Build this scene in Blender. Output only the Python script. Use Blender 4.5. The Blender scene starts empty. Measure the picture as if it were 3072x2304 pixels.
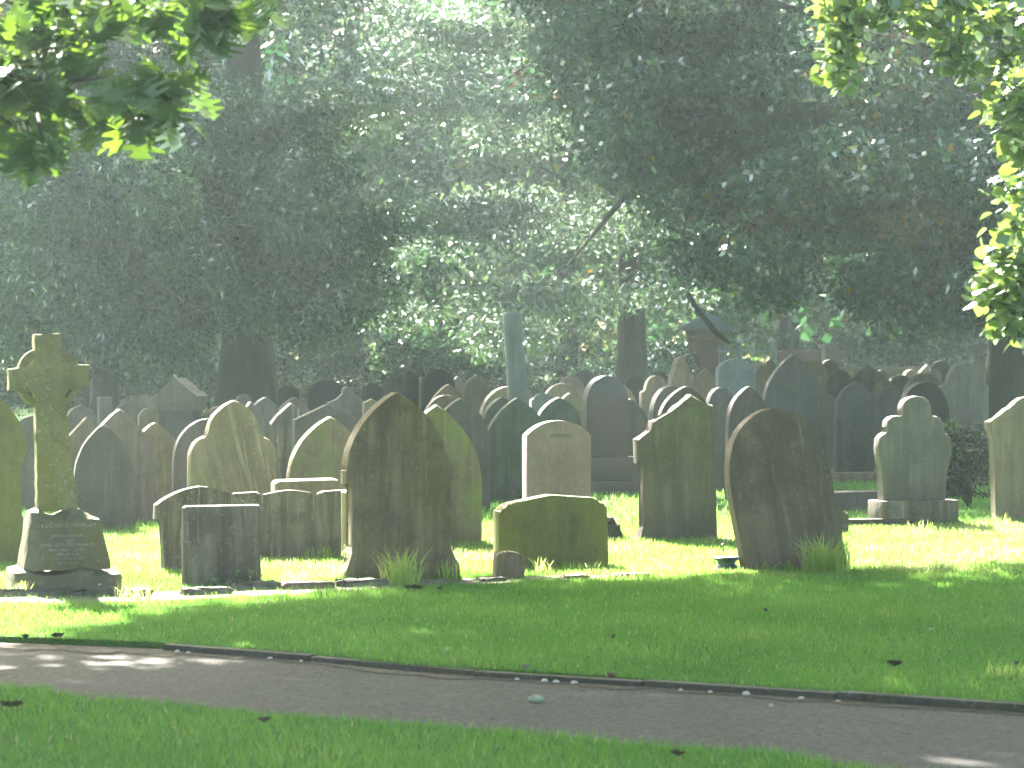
import bpy, bmesh, math, random
import numpy as np
from mathutils import Vector, Matrix

random.seed(7)
rng = np.random.default_rng(11)
S = bpy.context.scene
COL = S.collection
R = math.radians

# ------------------------------------------------------------------ camera model (photo 3072 x 2304)
F = 8333.0      # focal length in photo pixels
CX, HY = 1536.0, 1083.0
EYE = 1.6

def at(px, py, Y):
    """point seen at photo pixel px,py when it stands Y metres away"""
    return Vector(((px - CX) / F * Y, Y, EYE - (py - HY) / F * Y))

def gy_of(py, z=0.0):
    return (EYE - z) * F / (py - HY)

def gp(px, py, z=0.0):
    Y = gy_of(py, z)
    return Vector(((px - CX) / F * Y, Y, z))

SUN_EL, SUN_AZ = R(42), R(20)        # azimuth: to the left of straight ahead
COT = 1 / math.tan(SUN_EL)
SX, SY = COT * math.sin(SUN_AZ), COT * math.cos(SUN_AZ)

# ------------------------------------------------------------------ helpers
def tag(o, label=None, cat=None, group=None, kind=None):
    if label: o['label'] = label
    if cat: o['category'] = cat
    if group: o['group'] = group
    if kind: o['kind'] = kind
    return o

def empty(name, loc, rz=0.0):
    o = bpy.data.objects.new(name, None)
    COL.objects.link(o)
    o.location = loc
    o.rotation_euler = (0, 0, rz)
    o.empty_display_size = 0.2
    return o

def link(name, me, mat=None, parent=None, loc=None):
    o = bpy.data.objects.new(name, me)
    COL.objects.link(o)
    if mat: me.materials.append(mat)
    if parent: o.parent = parent
    if loc is not None: o.location = loc
    return o

def from_bm(name, bm, mat=None, parent=None, loc=None, smooth=40):
    me = bpy.data.meshes.new(name)
    bm.normal_update()
    bm.to_mesh(me); bm.free()
    if smooth:
        me.shade_smooth()
        me.set_sharp_from_angle(angle=R(smooth))
    return link(name, me, mat, parent, loc)

def np_mesh(name, verts, nper, attrs=None):
    """verts (N*nper,3): N separate polygons of nper corners"""
    me = bpy.data.meshes.new(name)
    nv = len(verts); nf = nv // nper
    me.vertices.add(nv)
    me.vertices.foreach_set('co', np.ascontiguousarray(verts, dtype=np.float32).ravel())
    me.loops.add(nv)
    me.loops.foreach_set('vertex_index', np.arange(nv, dtype=np.int32))
    me.polygons.add(nf)
    me.polygons.foreach_set('loop_start', np.arange(0, nv, nper, dtype=np.int32))
    me.update(calc_edges=True)
    for k, v in (attrs or {}).items():
        a = me.attributes.new(k, 'FLOAT', 'FACE')
        a.data.foreach_set('value', np.asarray(v, dtype=np.float32))
    return me

def add_tube(bm, pts, radii, n=8, cap=True, wob=0.0, seed=0):
    rr = random.Random(seed)
    rings = []
    up = Vector((0.31, 0.17, 0.93))
    for i, p in enumerate(pts):
        p = Vector(p)
        a = Vector(pts[max(i - 1, 0)]); b = Vector(pts[min(i + 1, len(pts) - 1)])
        d = (b - a).normalized()
        s = d.cross(up)
        if s.length < 1e-3: s = d.cross(Vector((1, 0, 0)))
        s.normalize(); t = d.cross(s)
        ring = []
        for k in range(n):
            an = 2 * math.pi * k / n
            r = radii[i] * (1 + wob * rr.uniform(-1, 1))
            ring.append(bm.verts.new(p + s * (math.cos(an) * r) + t * (math.sin(an) * r)))
        rings.append(ring)
    for i in range(len(rings) - 1):
        for k in range(n):
            bm.faces.new((rings[i][k], rings[i][(k + 1) % n], rings[i + 1][(k + 1) % n], rings[i + 1][k]))
    if cap:
        bm.faces.new(rings[0][::-1]); bm.faces.new(rings[-1])

def add_box(bm, x0, x1, y0, y1, z0, z1, bev=0.0, taper=0.0):
    vs = []
    for z, tp in ((z0, 0), (z1, taper)):
        for x, y in ((x0 + tp, y0 + tp), (x1 - tp, y0 + tp), (x1 - tp, y1 - tp), (x0 + tp, y1 - tp)):
            vs.append(bm.verts.new((x, y, z)))
    fs = [(0, 3, 2, 1), (4, 5, 6, 7), (0, 1, 5, 4), (1, 2, 6, 5), (2, 3, 7, 6), (3, 0, 4, 7)]
    faces = [bm.faces.new([vs[i] for i in f]) for f in fs]
    if bev:
        es = set(e for f in faces for e in f.edges)
        bmesh.ops.bevel(bm, geom=list(es), offset=bev, segments=2, profile=0.6, affect='EDGES', clamp_overlap=True)

def add_blob(bm, c, r, seed=0, sub=2, rough=0.25):
    rr = random.Random(seed)
    ret = bmesh.ops.create_icosphere(bm, subdivisions=sub, radius=1.0)
    ph = [rr.uniform(0, 6.28) for _ in range(6)]
    for v in ret['verts']:
        n = v.co.normalized()
        k = 1 + rough * (0.5 * math.sin(3 * n.x + ph[0]) + 0.5 * math.sin(4 * n.y + ph[1]) + 0.4 * math.sin(5 * n.z + ph[2]) + 0.3 * rr.uniform(-1, 1))
        v.co = Vector(c) + Vector((n.x * r[0] * k, n.y * r[1] * k, n.z * r[2] * k))

# ------------------------------------------------------------------ materials
def new_mat(name):
    m = bpy.data.materials.new(name)
    m.use_nodes = True
    nt = m.node_tree
    for n in list(nt.nodes): nt.nodes.remove(n)
    out = nt.nodes.new('ShaderNodeOutputMaterial')
    return m, nt, out

def N(nt, t, **kw):
    n = nt.nodes.new(t)
    for k, v in kw.items():
        if hasattr(n, k): setattr(n, k, v)
    return n

def noise(nt, vec, scale, detail=5.0, rough=0.6):
    n = nt.nodes.new('ShaderNodeTexNoise')
    n.inputs['Scale'].default_value = scale
    n.inputs['Detail'].default_value = detail
    n.inputs['Roughness'].default_value = rough
    nt.links.new(vec, n.inputs['Vector'])
    return n.outputs['Fac']

def ramp(nt, fac, lo, hi, a=0.0, b=1.0):
    n = nt.nodes.new('ShaderNodeMapRange')
    n.inputs['From Min'].default_value = lo
    n.inputs['From Max'].default_value = hi
    n.inputs['To Min'].default_value = a
    n.inputs['To Max'].default_value = b
    n.clamp = True
    nt.links.new(fac, n.inputs['Value'])
    return n.outputs['Result']

def mixc(nt, fac, a, b):
    n = nt.nodes.new('ShaderNodeMix')
    n.data_type = 'RGBA'
    for sock, v in ((n.inputs[6], a), (n.inputs[7], b)):
        if isinstance(v, (tuple, list)): sock.default_value = (*v[:3], 1)
        else: nt.links.new(v, sock)
    if isinstance(fac, (int, float)): n.inputs[0].default_value = fac
    else: nt.links.new(fac, n.inputs[0])
    return n.outputs[2]

def mul(nt, a, b):
    n = nt.nodes.new('ShaderNodeMath'); n.operation = 'MULTIPLY'
    for s, v in ((n.inputs[0], a), (n.inputs[1], b)):
        if isinstance(v, (int, float)): s.default_value = v
        else: nt.links.new(v, s)
    return n.outputs[0]

def scaled(nt, vec, sc):
    n = nt.nodes.new('ShaderNodeMapping')
    n.inputs['Scale'].default_value = sc
    nt.links.new(vec, n.inputs['Vector'])
    return n.outputs['Vector']

def obj_vec(nt):
    tc = nt.nodes.new('ShaderNodeTexCoord')
    oi = nt.nodes.new('ShaderNodeObjectInfo')
    m = nt.nodes.new('ShaderNodeVectorMath'); m.operation = 'ADD'
    nt.links.new(tc.outputs['Object'], m.inputs[0])
    c = nt.nodes.new('ShaderNodeCombineXYZ')
    for i, k in enumerate((41.0, 67.0, 23.0)):
        nt.links.new(mul(nt, oi.outputs['Random'], k), c.inputs[i])
    nt.links.new(c.outputs[0], m.inputs[1])
    return m.outputs[0]

def stone_mat(name, base, dark, moss=(0.16, 0.19, 0.05), moss_amt=0.4, streak=0.6, light=None, gloss=0.0, speck=0.25, shear=0.0):
    m, nt, out = new_mat(name)
    v = obj_vec(nt)
    if shear:
        mp = nt.nodes.new('ShaderNodeMapping'); mp.inputs['Rotation'].default_value = (0, shear, 0)
        nt.links.new(v, mp.inputs['Vector']); vs = mp.outputs['Vector']
    else: vs = v
    st = noise(nt, scaled(nt, vs, (9, 9, 0.8)), 1.0, 6, 0.65)
    st2 = noise(nt, scaled(nt, vs, (26, 26, 1.6)), 1.0, 5, 0.6)
    bl = noise(nt, v, 2.3, 7, 0.65)
    gr = noise(nt, v, 11.0, 6, 0.7)
    sp = noise(nt, v, 85.0, 3, 0.7)
    c = mixc(nt, ramp(nt, st, 0.40, 0.60, 0, min(1, streak * 1.25)), base, dark)
    c = mixc(nt, ramp(nt, bl, 0.47, 0.62, 0, 0.7), c, dark)
    lt = light or tuple(min(1, x * 1.5 + 0.03) for x in base)
    c = mixc(nt, ramp(nt, st2, 0.57, 0.70, 0, streak * 0.75), c, lt)
    if moss_amt:
        b2 = noise(nt, scaled(nt, v, (2.4, 2.4, 1.3)), 1.0, 6, 0.7)
        c = mixc(nt, ramp(nt, b2, 0.62 - 0.3 * moss_amt, 0.78 - 0.2 * moss_amt, 0, min(1, 0.35 + moss_amt * 0.6)), c, moss)
    c = mixc(nt, ramp(nt, gr, 0.54, 0.66, 0, 0.5), c, dark)
    md = noise(nt, v, 34.0, 3, 0.6)
    c = mixc(nt, ramp(nt, md, 0.60, 0.68, 0, min(1, speck * 1.1)), c, lt)
    c = mixc(nt, ramp(nt, sp, 0.62, 0.72, 0, speck), c, lt)
    b = N(nt, 'ShaderNodeBsdfPrincipled')
    nt.links.new(c, b.inputs['Base Color'])
    b.inputs['Roughness'].default_value = 0.28 if gloss else 0.82
    b.inputs['Specular IOR Level'].default_value = 0.5 if gloss else 0.3
    bp = N(nt, 'ShaderNodeBump')
    bp.inputs['Strength'].default_value = 0.1 if gloss else 0.5
    bp.inputs['Distance'].default_value = 0.03
    hm = nt.nodes.new('ShaderNodeMath'); hm.operation = 'MULTIPLY_ADD'
    nt.links.new(sp, hm.inputs[0]); hm.inputs[1].default_value = 0.35; nt.links.new(gr, hm.inputs[2])
    nt.links.new(hm.outputs[0], bp.inputs['Height'])
    nt.links.new(bp.outputs[0], b.inputs['Normal'])
    nt.links.new(b.outputs[0], out.inputs[0])
    return m

M = {}
M['olive'] = stone_mat('olive_sandstone', (0.204, 0.160, 0.097), (0.093, 0.071, 0.050), (0.16, 0.155, 0.045), 0.3, 0.6)
M['mossy'] = stone_mat('moss_covered_stone', (0.170, 0.147, 0.069), (0.093, 0.082, 0.042), (0.17, 0.175, 0.045), 0.8, 0.4)
M['tan'] = stone_mat('tan_sandstone', (0.223, 0.173, 0.120), (0.138, 0.104, 0.071), (0.25, 0.25, 0.10), 0.25, 0.5)
M['tan_slant'] = stone_mat('tan_sandstone_slanting_bed', (0.255, 0.199, 0.137), (0.155, 0.118, 0.082), (0.27, 0.26, 0.12), 0.2, 0.7, shear=R(14))
M['pale'] = stone_mat('pale_mossy_stone', (0.197, 0.154, 0.108), (0.124, 0.093, 0.065), (0.17, 0.24, 0.05), 0.5, 0.55)
M['grey'] = stone_mat('grey_stone', (0.156, 0.134, 0.123), (0.094, 0.081, 0.074), (0.16, 0.18, 0.08), 0.15, 0.5)
M['green'] = stone_mat('greenish_grey_stone', (0.142, 0.113, 0.088), (0.081, 0.064, 0.052), (0.15, 0.165, 0.07), 0.3, 0.5)
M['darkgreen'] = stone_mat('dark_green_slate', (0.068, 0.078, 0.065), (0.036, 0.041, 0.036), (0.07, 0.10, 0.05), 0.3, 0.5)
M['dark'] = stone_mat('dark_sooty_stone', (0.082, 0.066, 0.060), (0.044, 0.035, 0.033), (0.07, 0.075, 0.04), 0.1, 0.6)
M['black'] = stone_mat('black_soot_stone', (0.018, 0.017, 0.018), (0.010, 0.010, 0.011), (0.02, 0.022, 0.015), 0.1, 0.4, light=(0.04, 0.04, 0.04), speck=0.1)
M['blackpol'] = stone_mat('black_polished_granite', (0.03, 0.026, 0.026), (0.02, 0.017, 0.018), moss_amt=0.0, streak=0.2, light=(0.07, 0.06, 0.06), gloss=1, speck=0.3)
M['brown'] = stone_mat('brown_weathered_stone', (0.194, 0.144, 0.108), (0.108, 0.081, 0.061), (0.11, 0.12, 0.05), 0.2, 0.5, light=(0.30, 0.28, 0.235), speck=0.3)
M['stained'] = stone_mat('dark_streaked_stone', (0.198, 0.159, 0.128), (0.082, 0.066, 0.053), (0.11, 0.12, 0.06), 0.15, 1.0, light=(0.34, 0.33, 0.29))
M['pink'] = stone_mat('pink_granite', (0.235, 0.182, 0.172), (0.17, 0.13, 0.124), moss_amt=0.0, streak=0.25, light=(0.33, 0.27, 0.255), gloss=0, speck=0.5)
M['blue'] = stone_mat('blue_grey_granite', (0.153, 0.171, 0.175), (0.105, 0.120, 0.125), moss_amt=0.0, streak=0.2, light=(0.3, 0.36, 0.37), speck=0.5)
M['column'] = stone_mat('grey_granite_column', (0.12, 0.14, 0.14), (0.08, 0.095, 0.095), moss_amt=0.0, streak=0.3, light=(0.2, 0.23, 0.23))
M['slate'] = stone_mat('grey_slate', (0.094, 0.087, 0.087), (0.060, 0.054, 0.056), (0.12, 0.14, 0.08), 0.1, 0.45)
M['cross'] = stone_mat('rough_lichened_granite', (0.257, 0.225, 0.120), (0.125, 0.108, 0.058), (0.17, 0.16, 0.035), 0.55, 0.3, light=(0.30, 0.28, 0.20), speck=0.9)
M['plinth'] = stone_mat('rough_lichened_plinth', (0.156, 0.139, 0.091), (0.082, 0.073, 0.049), (0.14, 0.13, 0.03), 0.4, 0.4, light=(0.20, 0.19, 0.15), speck=0.6)
M['kerb'] = stone_mat('old_kerb_concrete', (0.175, 0.161, 0.139), (0.077, 0.071, 0.060), (0.10, 0.13, 0.05), 0.25, 0.2)
M['kerbtop'] = stone_mat('pale_kerb_top', (0.13, 0.13, 0.115), (0.05, 0.047, 0.038), (0.05, 0.06, 0.022), 0.75, 0.1, light=(0.26, 0.26, 0.24))
M['pathkerb'] = stone_mat('dark_kerb_concrete', (0.055, 0.049, 0.04), (0.02, 0.018, 0.015), (0.06, 0.075, 0.025), 0.35, 0.2, light=(0.2, 0.19, 0.17))
M['rubble'] = stone_mat('pale_rubble', (0.5, 0.49, 0.46), (0.3, 0.29, 0.27), moss_amt=0.0, streak=0.1)
M['pinkwall'] = stone_mat('pink_sandstone_wall', (0.137, 0.081, 0.058), (0.098, 0.059, 0.044), moss_amt=0.0, streak=0.3)
M['beige'] = stone_mat('beige_wall', (0.108, 0.092, 0.067), (0.077, 0.064, 0.047), moss_amt=0.0, streak=0.3)

def plain(name, col, rough=0.6, metal=0.0, var=0.35, sc=20):
    m, nt, out = new_mat(name)
    v = obj_vec(nt)
    n = noise(nt, v, sc, 5)
    c = mixc(nt, ramp(nt, n, 0.35, 0.65), tuple(x * (1 - var) for x in col), tuple(min(1, x * (1 + var)) for x in col))
    b = N(nt, 'ShaderNodeBsdfPrincipled')
    nt.links.new(c, b.inputs['Base Color'])
    b.inputs['Roughness'].default_value = rough; b.inputs['Metallic'].default_value = metal
    nt.links.new(b.outputs[0], out.inputs[0])
    return m
M['white'] = plain('white_pebble', (0.40, 0.385, 0.35), 0.7, var=0.1)
M['letter'] = plain('lead_lettering', (0.21, 0.205, 0.19), 0.6, var=0.6, sc=35)
M['darkletter'] = plain('dark_lettering', (0.07, 0.055, 0.05), 0.6, var=0.1)
M['iron'] = plain('painted_iron_railing', (0.16, 0.20, 0.21), 0.5)
M['pot'] = plain('dark_green_plastic', (0.035, 0.075, 0.065), 0.4)
M['clay'] = plain('terracotta', (0.42, 0.17, 0.08), 0.8)
M['deadleaf'] = plain('dead_leaf_brown', (0.075, 0.055, 0.04), 0.8)
M['soil'] = plain('bare_soil', (0.14, 0.115, 0.09), 0.95, var=.6, sc=22)
M['litter'] = plain('soil_and_leaf_litter', (0.055, 0.042, 0.03), 0.95, var=0.7, sc=28)
M['lump'] = plain('mossy_lump', (0.24, 0.27, 0.20), 0.9)

def bark_mat(name, a, b_):
    m, nt, out = new_mat(name)
    v = obj_vec(nt)
    n1 = noise(nt, scaled(nt, v, (7, 7, 1.1)), 1.0, 7, 0.7)
    n2 = noise(nt, v, 1.3, 4)
    c = mixc(nt, ramp(nt, n1, 0.35, 0.65), a, b_)
    c = mixc(nt, ramp(nt, n2, 0.5, 0.75, 0, 0.5), c, (0.05, 0.06, 0.035))
    b = N(nt, 'ShaderNodeBsdfPrincipled'); nt.links.new(c, b.inputs['Base Color']); b.inputs['Roughness'].default_value = 0.9
    bp = N(nt, 'ShaderNodeBump'); bp.inputs['Distance'].default_value = 0.05; bp.inputs['Strength'].default_value = 0.8
    nt.links.new(n1, bp.inputs['Height']); nt.links.new(bp.outputs[0], b.inputs['Normal'])
    nt.links.new(b.outputs[0], out.inputs[0])
    return m
M['bark'] = bark_mat('dark_bark', (0.016, 0.014, 0.012), (0.038, 0.033, 0.028))
M['barkpale'] = bark_mat('grey_bark', (0.06, 0.055, 0.05), (0.13, 0.12, 0.105))

def leaf_mat(name, cols, trans=0.45, gloss=0.12, rough=0.35, tcol=1.0, fres=0.35):
    """cols: colour stops along the per-leaf random value 'tint'"""
    m, nt, out = new_mat(name)
    at_ = N(nt, 'ShaderNodeAttribute'); at_.attribute_name = 'tint'
    cr = N(nt, 'ShaderNodeValToRGB')
    el = cr.color_ramp.elements
    while len(el) < len(cols): el.new(0.5)
    for e, (p, c) in zip(el, cols):
        e.position = p; e.color = (*c, 1)
    nt.links.new(at_.outputs['Fac'], cr.inputs[0])
    col = cr.outputs[0]
    d = N(nt, 'ShaderNodeBsdfDiffuse'); nt.links.new(col, d.inputs[0])
    t = N(nt, 'ShaderNodeBsdfTranslucent')
    hs = N(nt, 'ShaderNodeHueSaturation'); hs.inputs['Hue'].default_value = 0.475; hs.inputs['Saturation'].default_value = 1.1
    hs.inputs['Value'].default_value = 1.7 * tcol
    nt.links.new(col, hs.inputs['Color']); nt.links.new(hs.outputs[0], t.inputs[0])
    mx = N(nt, 'ShaderNodeMixShader'); mx.inputs[0].default_value = trans
    nt.links.new(d.outputs[0], mx.inputs[1]); nt.links.new(t.outputs[0], mx.inputs[2])
    g = N(nt, 'ShaderNodeBsdfGlossy'); g.inputs['Roughness'].default_value = rough
    g.inputs['Color'].default_value = (0.9, 0.95, 0.95, 1)
    m2 = N(nt, 'ShaderNodeMixShader'); 
    lw = N(nt, 'ShaderNodeFresnel'); lw.inputs[0].default_value = 1.45
    mm = nt.nodes.new('ShaderNodeMath'); mm.operation = 'MULTIPLY_ADD'
    nt.links.new(lw.outputs[0], mm.inputs[0]); mm.inputs[1].default_value = fres; mm.inputs[2].default_value = gloss * 0.15
    nt.links.new(mm.outputs[0], m2.inputs[0])
    nt.links.new(mx.outputs[0], m2.inputs[1]); nt.links.new(g.outputs[0], m2.inputs[2])
    nt.links.new(m2.outputs[0], out.inputs[0])
    return m

M['leaf_silver'] = leaf_mat('silvery_green_leaves', [(0.0, (0.014, 0.038, 0.022)), (0.5, (0.032, 0.08, 0.038)), (1.0, (0.085, 0.155, 0.055))], 0.42, 0.1, 0.33, fres=0.35)
M['leaf_droop'] = leaf_mat('glossy_drooping_leaves', [(0.0, (0.028, 0.068, 0.036)), (0.55, (0.05, 0.10, 0.047)), (1.0, (0.09, 0.14, 0.06))], 0.42, 0.6, 0.26, tcol=.95, fres=.8)
M['leaf_right'] = leaf_mat('blue_green_leaves', [(0.0, (0.018, 0.044, 0.023)), (0.6, (0.044, 0.096, 0.052)), (0.86, (0.075, 0.10, 0.035)), (0.9, (0.10, 0.055, 0.035)), (0.98, (0.11, 0.06, 0.035)), (1.0, (0.33, 0.25, 0.04))], 0.4, 0.1, 0.4)
M['leaf_dark'] = leaf_mat('dark_evergreen_leaves', [(0.0, (0.015, 0.03, 0.016)), (0.7, (0.028, 0.052, 0.025)), (1.0, (0.05, 0.075, 0.03))], 0.2, 0.0, 0.5, fres=0.12)
M['leaf_back'] = leaf_mat('yellow_green_leaves', [(0.0, (0.04, 0.09, 0.028)), (0.6, (0.07, 0.125, 0.04)), (0.94, (0.12, 0.16, 0.045)), (1.0, (0.26, 0.20, 0.04))], 0.5, 0.05, 0.5)
M['leaf_oak'] = leaf_mat('oak_leaves', [(0.0, (0.03, 0.075, 0.016)), (0.6, (0.055, 0.12, 0.02)), (0.95, (0.08, 0.15, 0.024)), (1.0, (0.18, 0.20, 0.03))], 0.5, 0.2, 0.33, fres=0.4)
M['leaf_beech'] = leaf_mat('beech_leaves', [(0.0, (0.055, 0.11, 0.025)), (0.6, (0.10, 0.18, 0.035)), (1.0, (0.16, 0.23, 0.05))], 0.58, 0.4, 0.3, fres=0.6, tcol=1.15)
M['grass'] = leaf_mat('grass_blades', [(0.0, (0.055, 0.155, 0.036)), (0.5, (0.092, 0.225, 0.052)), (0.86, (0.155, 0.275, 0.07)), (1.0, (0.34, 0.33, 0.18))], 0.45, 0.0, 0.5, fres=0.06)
M['tuft'] = leaf_mat('pale_tall_grass', [(0.0, (0.20, 0.32, 0.08)), (0.75, (0.32, 0.44, 0.15)), (1.0, (0.34, 0.30, 0.16))], 0.5, 0.0, 0.5, fres=0.1)
M['ivy'] = leaf_mat('ivy_leaves', [(0.0, (0.015, 0.022, 0.014)), (0.8, (0.045, 0.06, 0.042)), (1.0, (0.10, 0.17, 0.04))], 0.2, 0.0, 0.5, fres=0.1)

# ------------------------------------------------------------------ sun and shade on the ground: where the crowns leave gaps
def lit_near(x): return np.interp(x, [-6, -4, -3.0, -2.5, -2.16, -1.84, -1.27, 0, 2.3, 4.1, 6], [13, 14.3, 15.0, 15.5, 16.5, 17.4, 18.7, 19.8, 20.8, 21.7, 23])
def lit_far(x): return np.interp(x, [-5, 0, 5], [26.2, 26.4, 27.6])
def ground_hit(p):
    return p[:, 0] + p[:, 2] * SX, p[:, 1] - p[:, 2] * SY
def sun_gap(p):
    """True for leaves that would shade the sunlit strip, so the crowns end short of it"""
    gx, gy = ground_hit(p)
    n = 0.22 * np.sin(gx * 2.3 + 1) + 0.18 * np.sin(gx * 5.1) + 0.1 * np.sin(gy * 4 + gx)
    soft = np.where(gx < .3, 1.5, .25) * rng.random(len(gx)) ** 1.5
    strip = (gy > lit_near(gx) + n * .6 - .15 + soft * .8) & (gy < lit_far(gx) + 0.12 * np.sin(gx * 3.7)) & (np.abs(gx) < 9)
    path = ((((gx + 2.7) / 1.15) ** 2 + ((gy - 15.0) / 0.5) ** 2) < 1) & (rng.random(len(gx)) < .72)
    d1 = (((gx - 1.75) / 0.40) ** 2 + ((gy - 18.6) / 0.16) ** 2) < 1
    d2 = (((gx - 3.0) / 0.45) ** 2 + ((gy - 19.6) / 0.15) ** 2) < 1
    d3 = (((gx - 0.2) / 0.7) ** 2 + ((gy - 13.6) / 0.16) ** 2) < 1
    d4 = (((gx + 2.0) / 0.5) ** 2 + ((gy - 14.1) / 0.14) ** 2) < 1
    spray = ((gx > 2.55) & (gx < 6) & (gy > 10.2) & (gy < 14.2)) | ((gx > -2.6) & (gx < 0.2) & (gy > 7.5) & (gy < 9.9))
    return strip | path | d1 | d2 | d3 | d4 | spray
def in_frame(p, margin=0.0):
    u = CX + p[:, 0] / p[:, 1] * F; v = HY - (p[:, 2] - EYE) / p[:, 1] * F
    return (u > -60 - margin) & (u < 3132 + margin) & (v > -60 - margin) & (v < 2400)

# ------------------------------------------------------------------ foliage
def unit(n):
    v = rng.normal(size=(n, 3)); return v / np.linalg.norm(v, axis=1)[:, None]

def leaf_quads(c, L, W, droop=0.5, flat=0.0):
    n = len(c)
    a = unit(n); a[:, 2] = a[:, 2] * (1 - flat) - droop
    a /= np.linalg.norm(a, axis=1)[:, None]
    s = np.cross(a, unit(n)); 
    if flat:   # keep the blade broad side up
        s2 = np.cross(a, np.tile([0, 0, 1.0], (n, 1))) + 1e-4
        s = s * (1 - flat) + s2 * flat
    s /= np.linalg.norm(s, axis=1)[:, None]
    L = (L * rng.uniform(0.7, 1.25, n))[:, None]; W = (W * rng.uniform(0.7, 1.2, n))[:, None]
    v = np.empty((n, 4, 3))
    v[:, 0] = c
    v[:, 1] = c + a * L * 0.45 + s * W * 0.5
    v[:, 2] = c + a * L
    v[:, 3] = c + a * L * 0.45 - s * W * 0.5
    return v.reshape(-1, 3)

def clump_points(centres, rad, per, hang=0.0):
    """leaf positions: points spread through flattened clumps"""
    k = len(centres)
    idx = np.repeat(np.arange(k), per)
    n = len(idx)
    u = unit(n) * (rng.random(n) ** 0.45)[:, None]
    p = centres[idx] + u * rad[idx]
    if hang:
        hh = rng.random(k)[idx] * rng.random(n) ** 2 * hang
        p[:, 2] -= hh
    return p, idx

def clump_centres(c, r, k, hollow=0.3, zmin=1.6):
    out = []
    while len(out) < k:
        u = unit(k) * ((hollow + (1 - hollow) * rng.random(k)) ** 0.6)[:, None]
        p = np.array(c) + u * np.array(r)
        out.extend(p[p[:, 2] > zmin].tolist())
    return np.array(out[:k])

GRP_BACK = 'trees growing behind the rows of graves'

def tree(name, label, cat, base, trunk_r, height, clumps, mats, L, W, per, rad=(1.1, 1.1, 0.6), droop=0.6, hang=0.0,
         lean=(0, 0), coarse=1.0, seed=1, group=None, cull=True, keep=None, limbs=8, bark='bark', extra_limbs=(), inner=None):
    """tapered trunk with limbs, and a crown of many small leaves held in clumps"""
    rr = random.Random(seed)
    base = Vector(base)
    root = empty(name, base)
    tag(root, label, cat, group)
    bm = bmesh.new()
    top = Vector((lean[0], lean[1], height * 0.72))
    pts, rad_ = [], []
    for i in range(9):
        t = i / 8
        p = top * t + Vector((0.18 * math.sin(3 * t + seed) * t, 0.15 * math.cos(4 * t + seed) * t, 0))
        pts.append(p); rad_.append(trunk_r * ((1 - t) ** 0.9 * 0.9 + 0.1 + 0.55 * math.exp(-t * height * 0.72 / 0.35)))
    pts[0].z = -0.15
    add_tube(bm, pts, rad_, 12, wob=0.05, seed=seed)
    C = np.array(clumps)
    Cl = C - np.array(base)
    pick = rr.sample(range(len(Cl)), min(limbs * 9, len(Cl)))
    limb_ends = []
    for j, i in enumerate(pick[:limbs]):
        e = Vector(Cl[i]) * 0.8
        t0 = min(0.9, max(0.22, (e.z - e.xy.length * 0.35) / (height * 0.72)))
        k = min(7, int(t0 * 8)); f = t0 * 8 - k
        s = pts[k].lerp(pts[k + 1], f)
        mid = s.lerp(e, 0.5) + Vector((rr.uniform(-.5, .5), rr.uniform(-.5, .5), rr.uniform(0.1, 0.9)))
        r0 = trunk_r * 0.34 * (1 - 0.5 * t0)
        P_ = [s, s.lerp(mid, 0.55) + Vector((0, 0, .15)), mid, mid.lerp(e, 0.55), e]
        add_tube(bm, P_, [r0, r0 * .8, r0 * .6, r0 * .4, r0 * .15], 7, wob=0.04, seed=j)
        limb_ends.append((mid, e, r0))
    for j, i in enumerate(pick[limbs:]):
        if not limb_ends: break
        e = Vector(Cl[i])
        mid, e2, r0 = min(limb_ends, key=lambda q: (q[0].lerp(q[1], .5) - e).length)
        s = mid.lerp(e2, rr.uniform(0, .8))
        m2 = s.lerp(e, .5) + Vector((0, 0, rr.uniform(-.1, .5)))
        add_tube(bm, [s, m2, e], [r0 * .28, r0 * .16, 0.012], 5, wob=0.03, seed=j)
    from_bm('trunk', bm, M[bark], root)
    for pl, rl in extra_limbs:
        b2 = bmesh.new()
        add_tube(b2, [Vector(p) - base for p in pl], rl, 9, wob=0.06, seed=len(pl))
        from_bm('limb', b2, M[bark], root)
    rads = np.array(rad) * rng.uniform(0.7, 1.35, (len(C), 1))
    p, idx = clump_points(C, rads, per, hang)
    ctint = rng.random(len(C))[idx]
    # above the photograph the leaves are coarser and fewer
    fine = in_frame(p, 260)
    keepm = fine | (rng.random(len(p)) < 0.30)
    if cull: keepm &= ~sun_gap(p)
    if keep is not None: keepm &= keep(p)
    keepm &= p[:, 2] > 0.12
    p, fine, ctint = p[keepm], fine[keepm], ctint[keepm]
    if inner is not None:      # coarse darkest-tint leaves added behind, painting a shaded crown interior
        ci, ri, ni = inner
        pi_ = np.array(ci) + unit(ni) * (rng.random(ni) ** .33)[:, None] * np.array(ri)
        pi_ = pi_[(pi_[:, 2] > 2.0)]
        if cull: pi_ = pi_[~sun_gap(pi_)]
        if keep is not None: pi_ = pi_[keep(pi_)]
        p = np.concatenate([p, pi_]); fine = np.concatenate([fine, np.zeros(len(pi_), bool)]); ctint = np.concatenate([ctint, np.zeros(len(pi_))])
    sc = np.where(fine, 1.0, 2.0) * coarse
    q = leaf_quads(p - np.array(base), L * sc, W * sc, droop)
    tint = np.clip(0.75 * ctint + 0.25 * rng.random(len(p)) + rng.normal(0, .05, len(p)), 0, 1)
    yel = rng.random(len(p)) < 0.012
    tint[yel] = 1.0
    link('crown', np_mesh('crown', q, 4, {'tint': tint}), M[mats], root)
    return root

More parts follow.
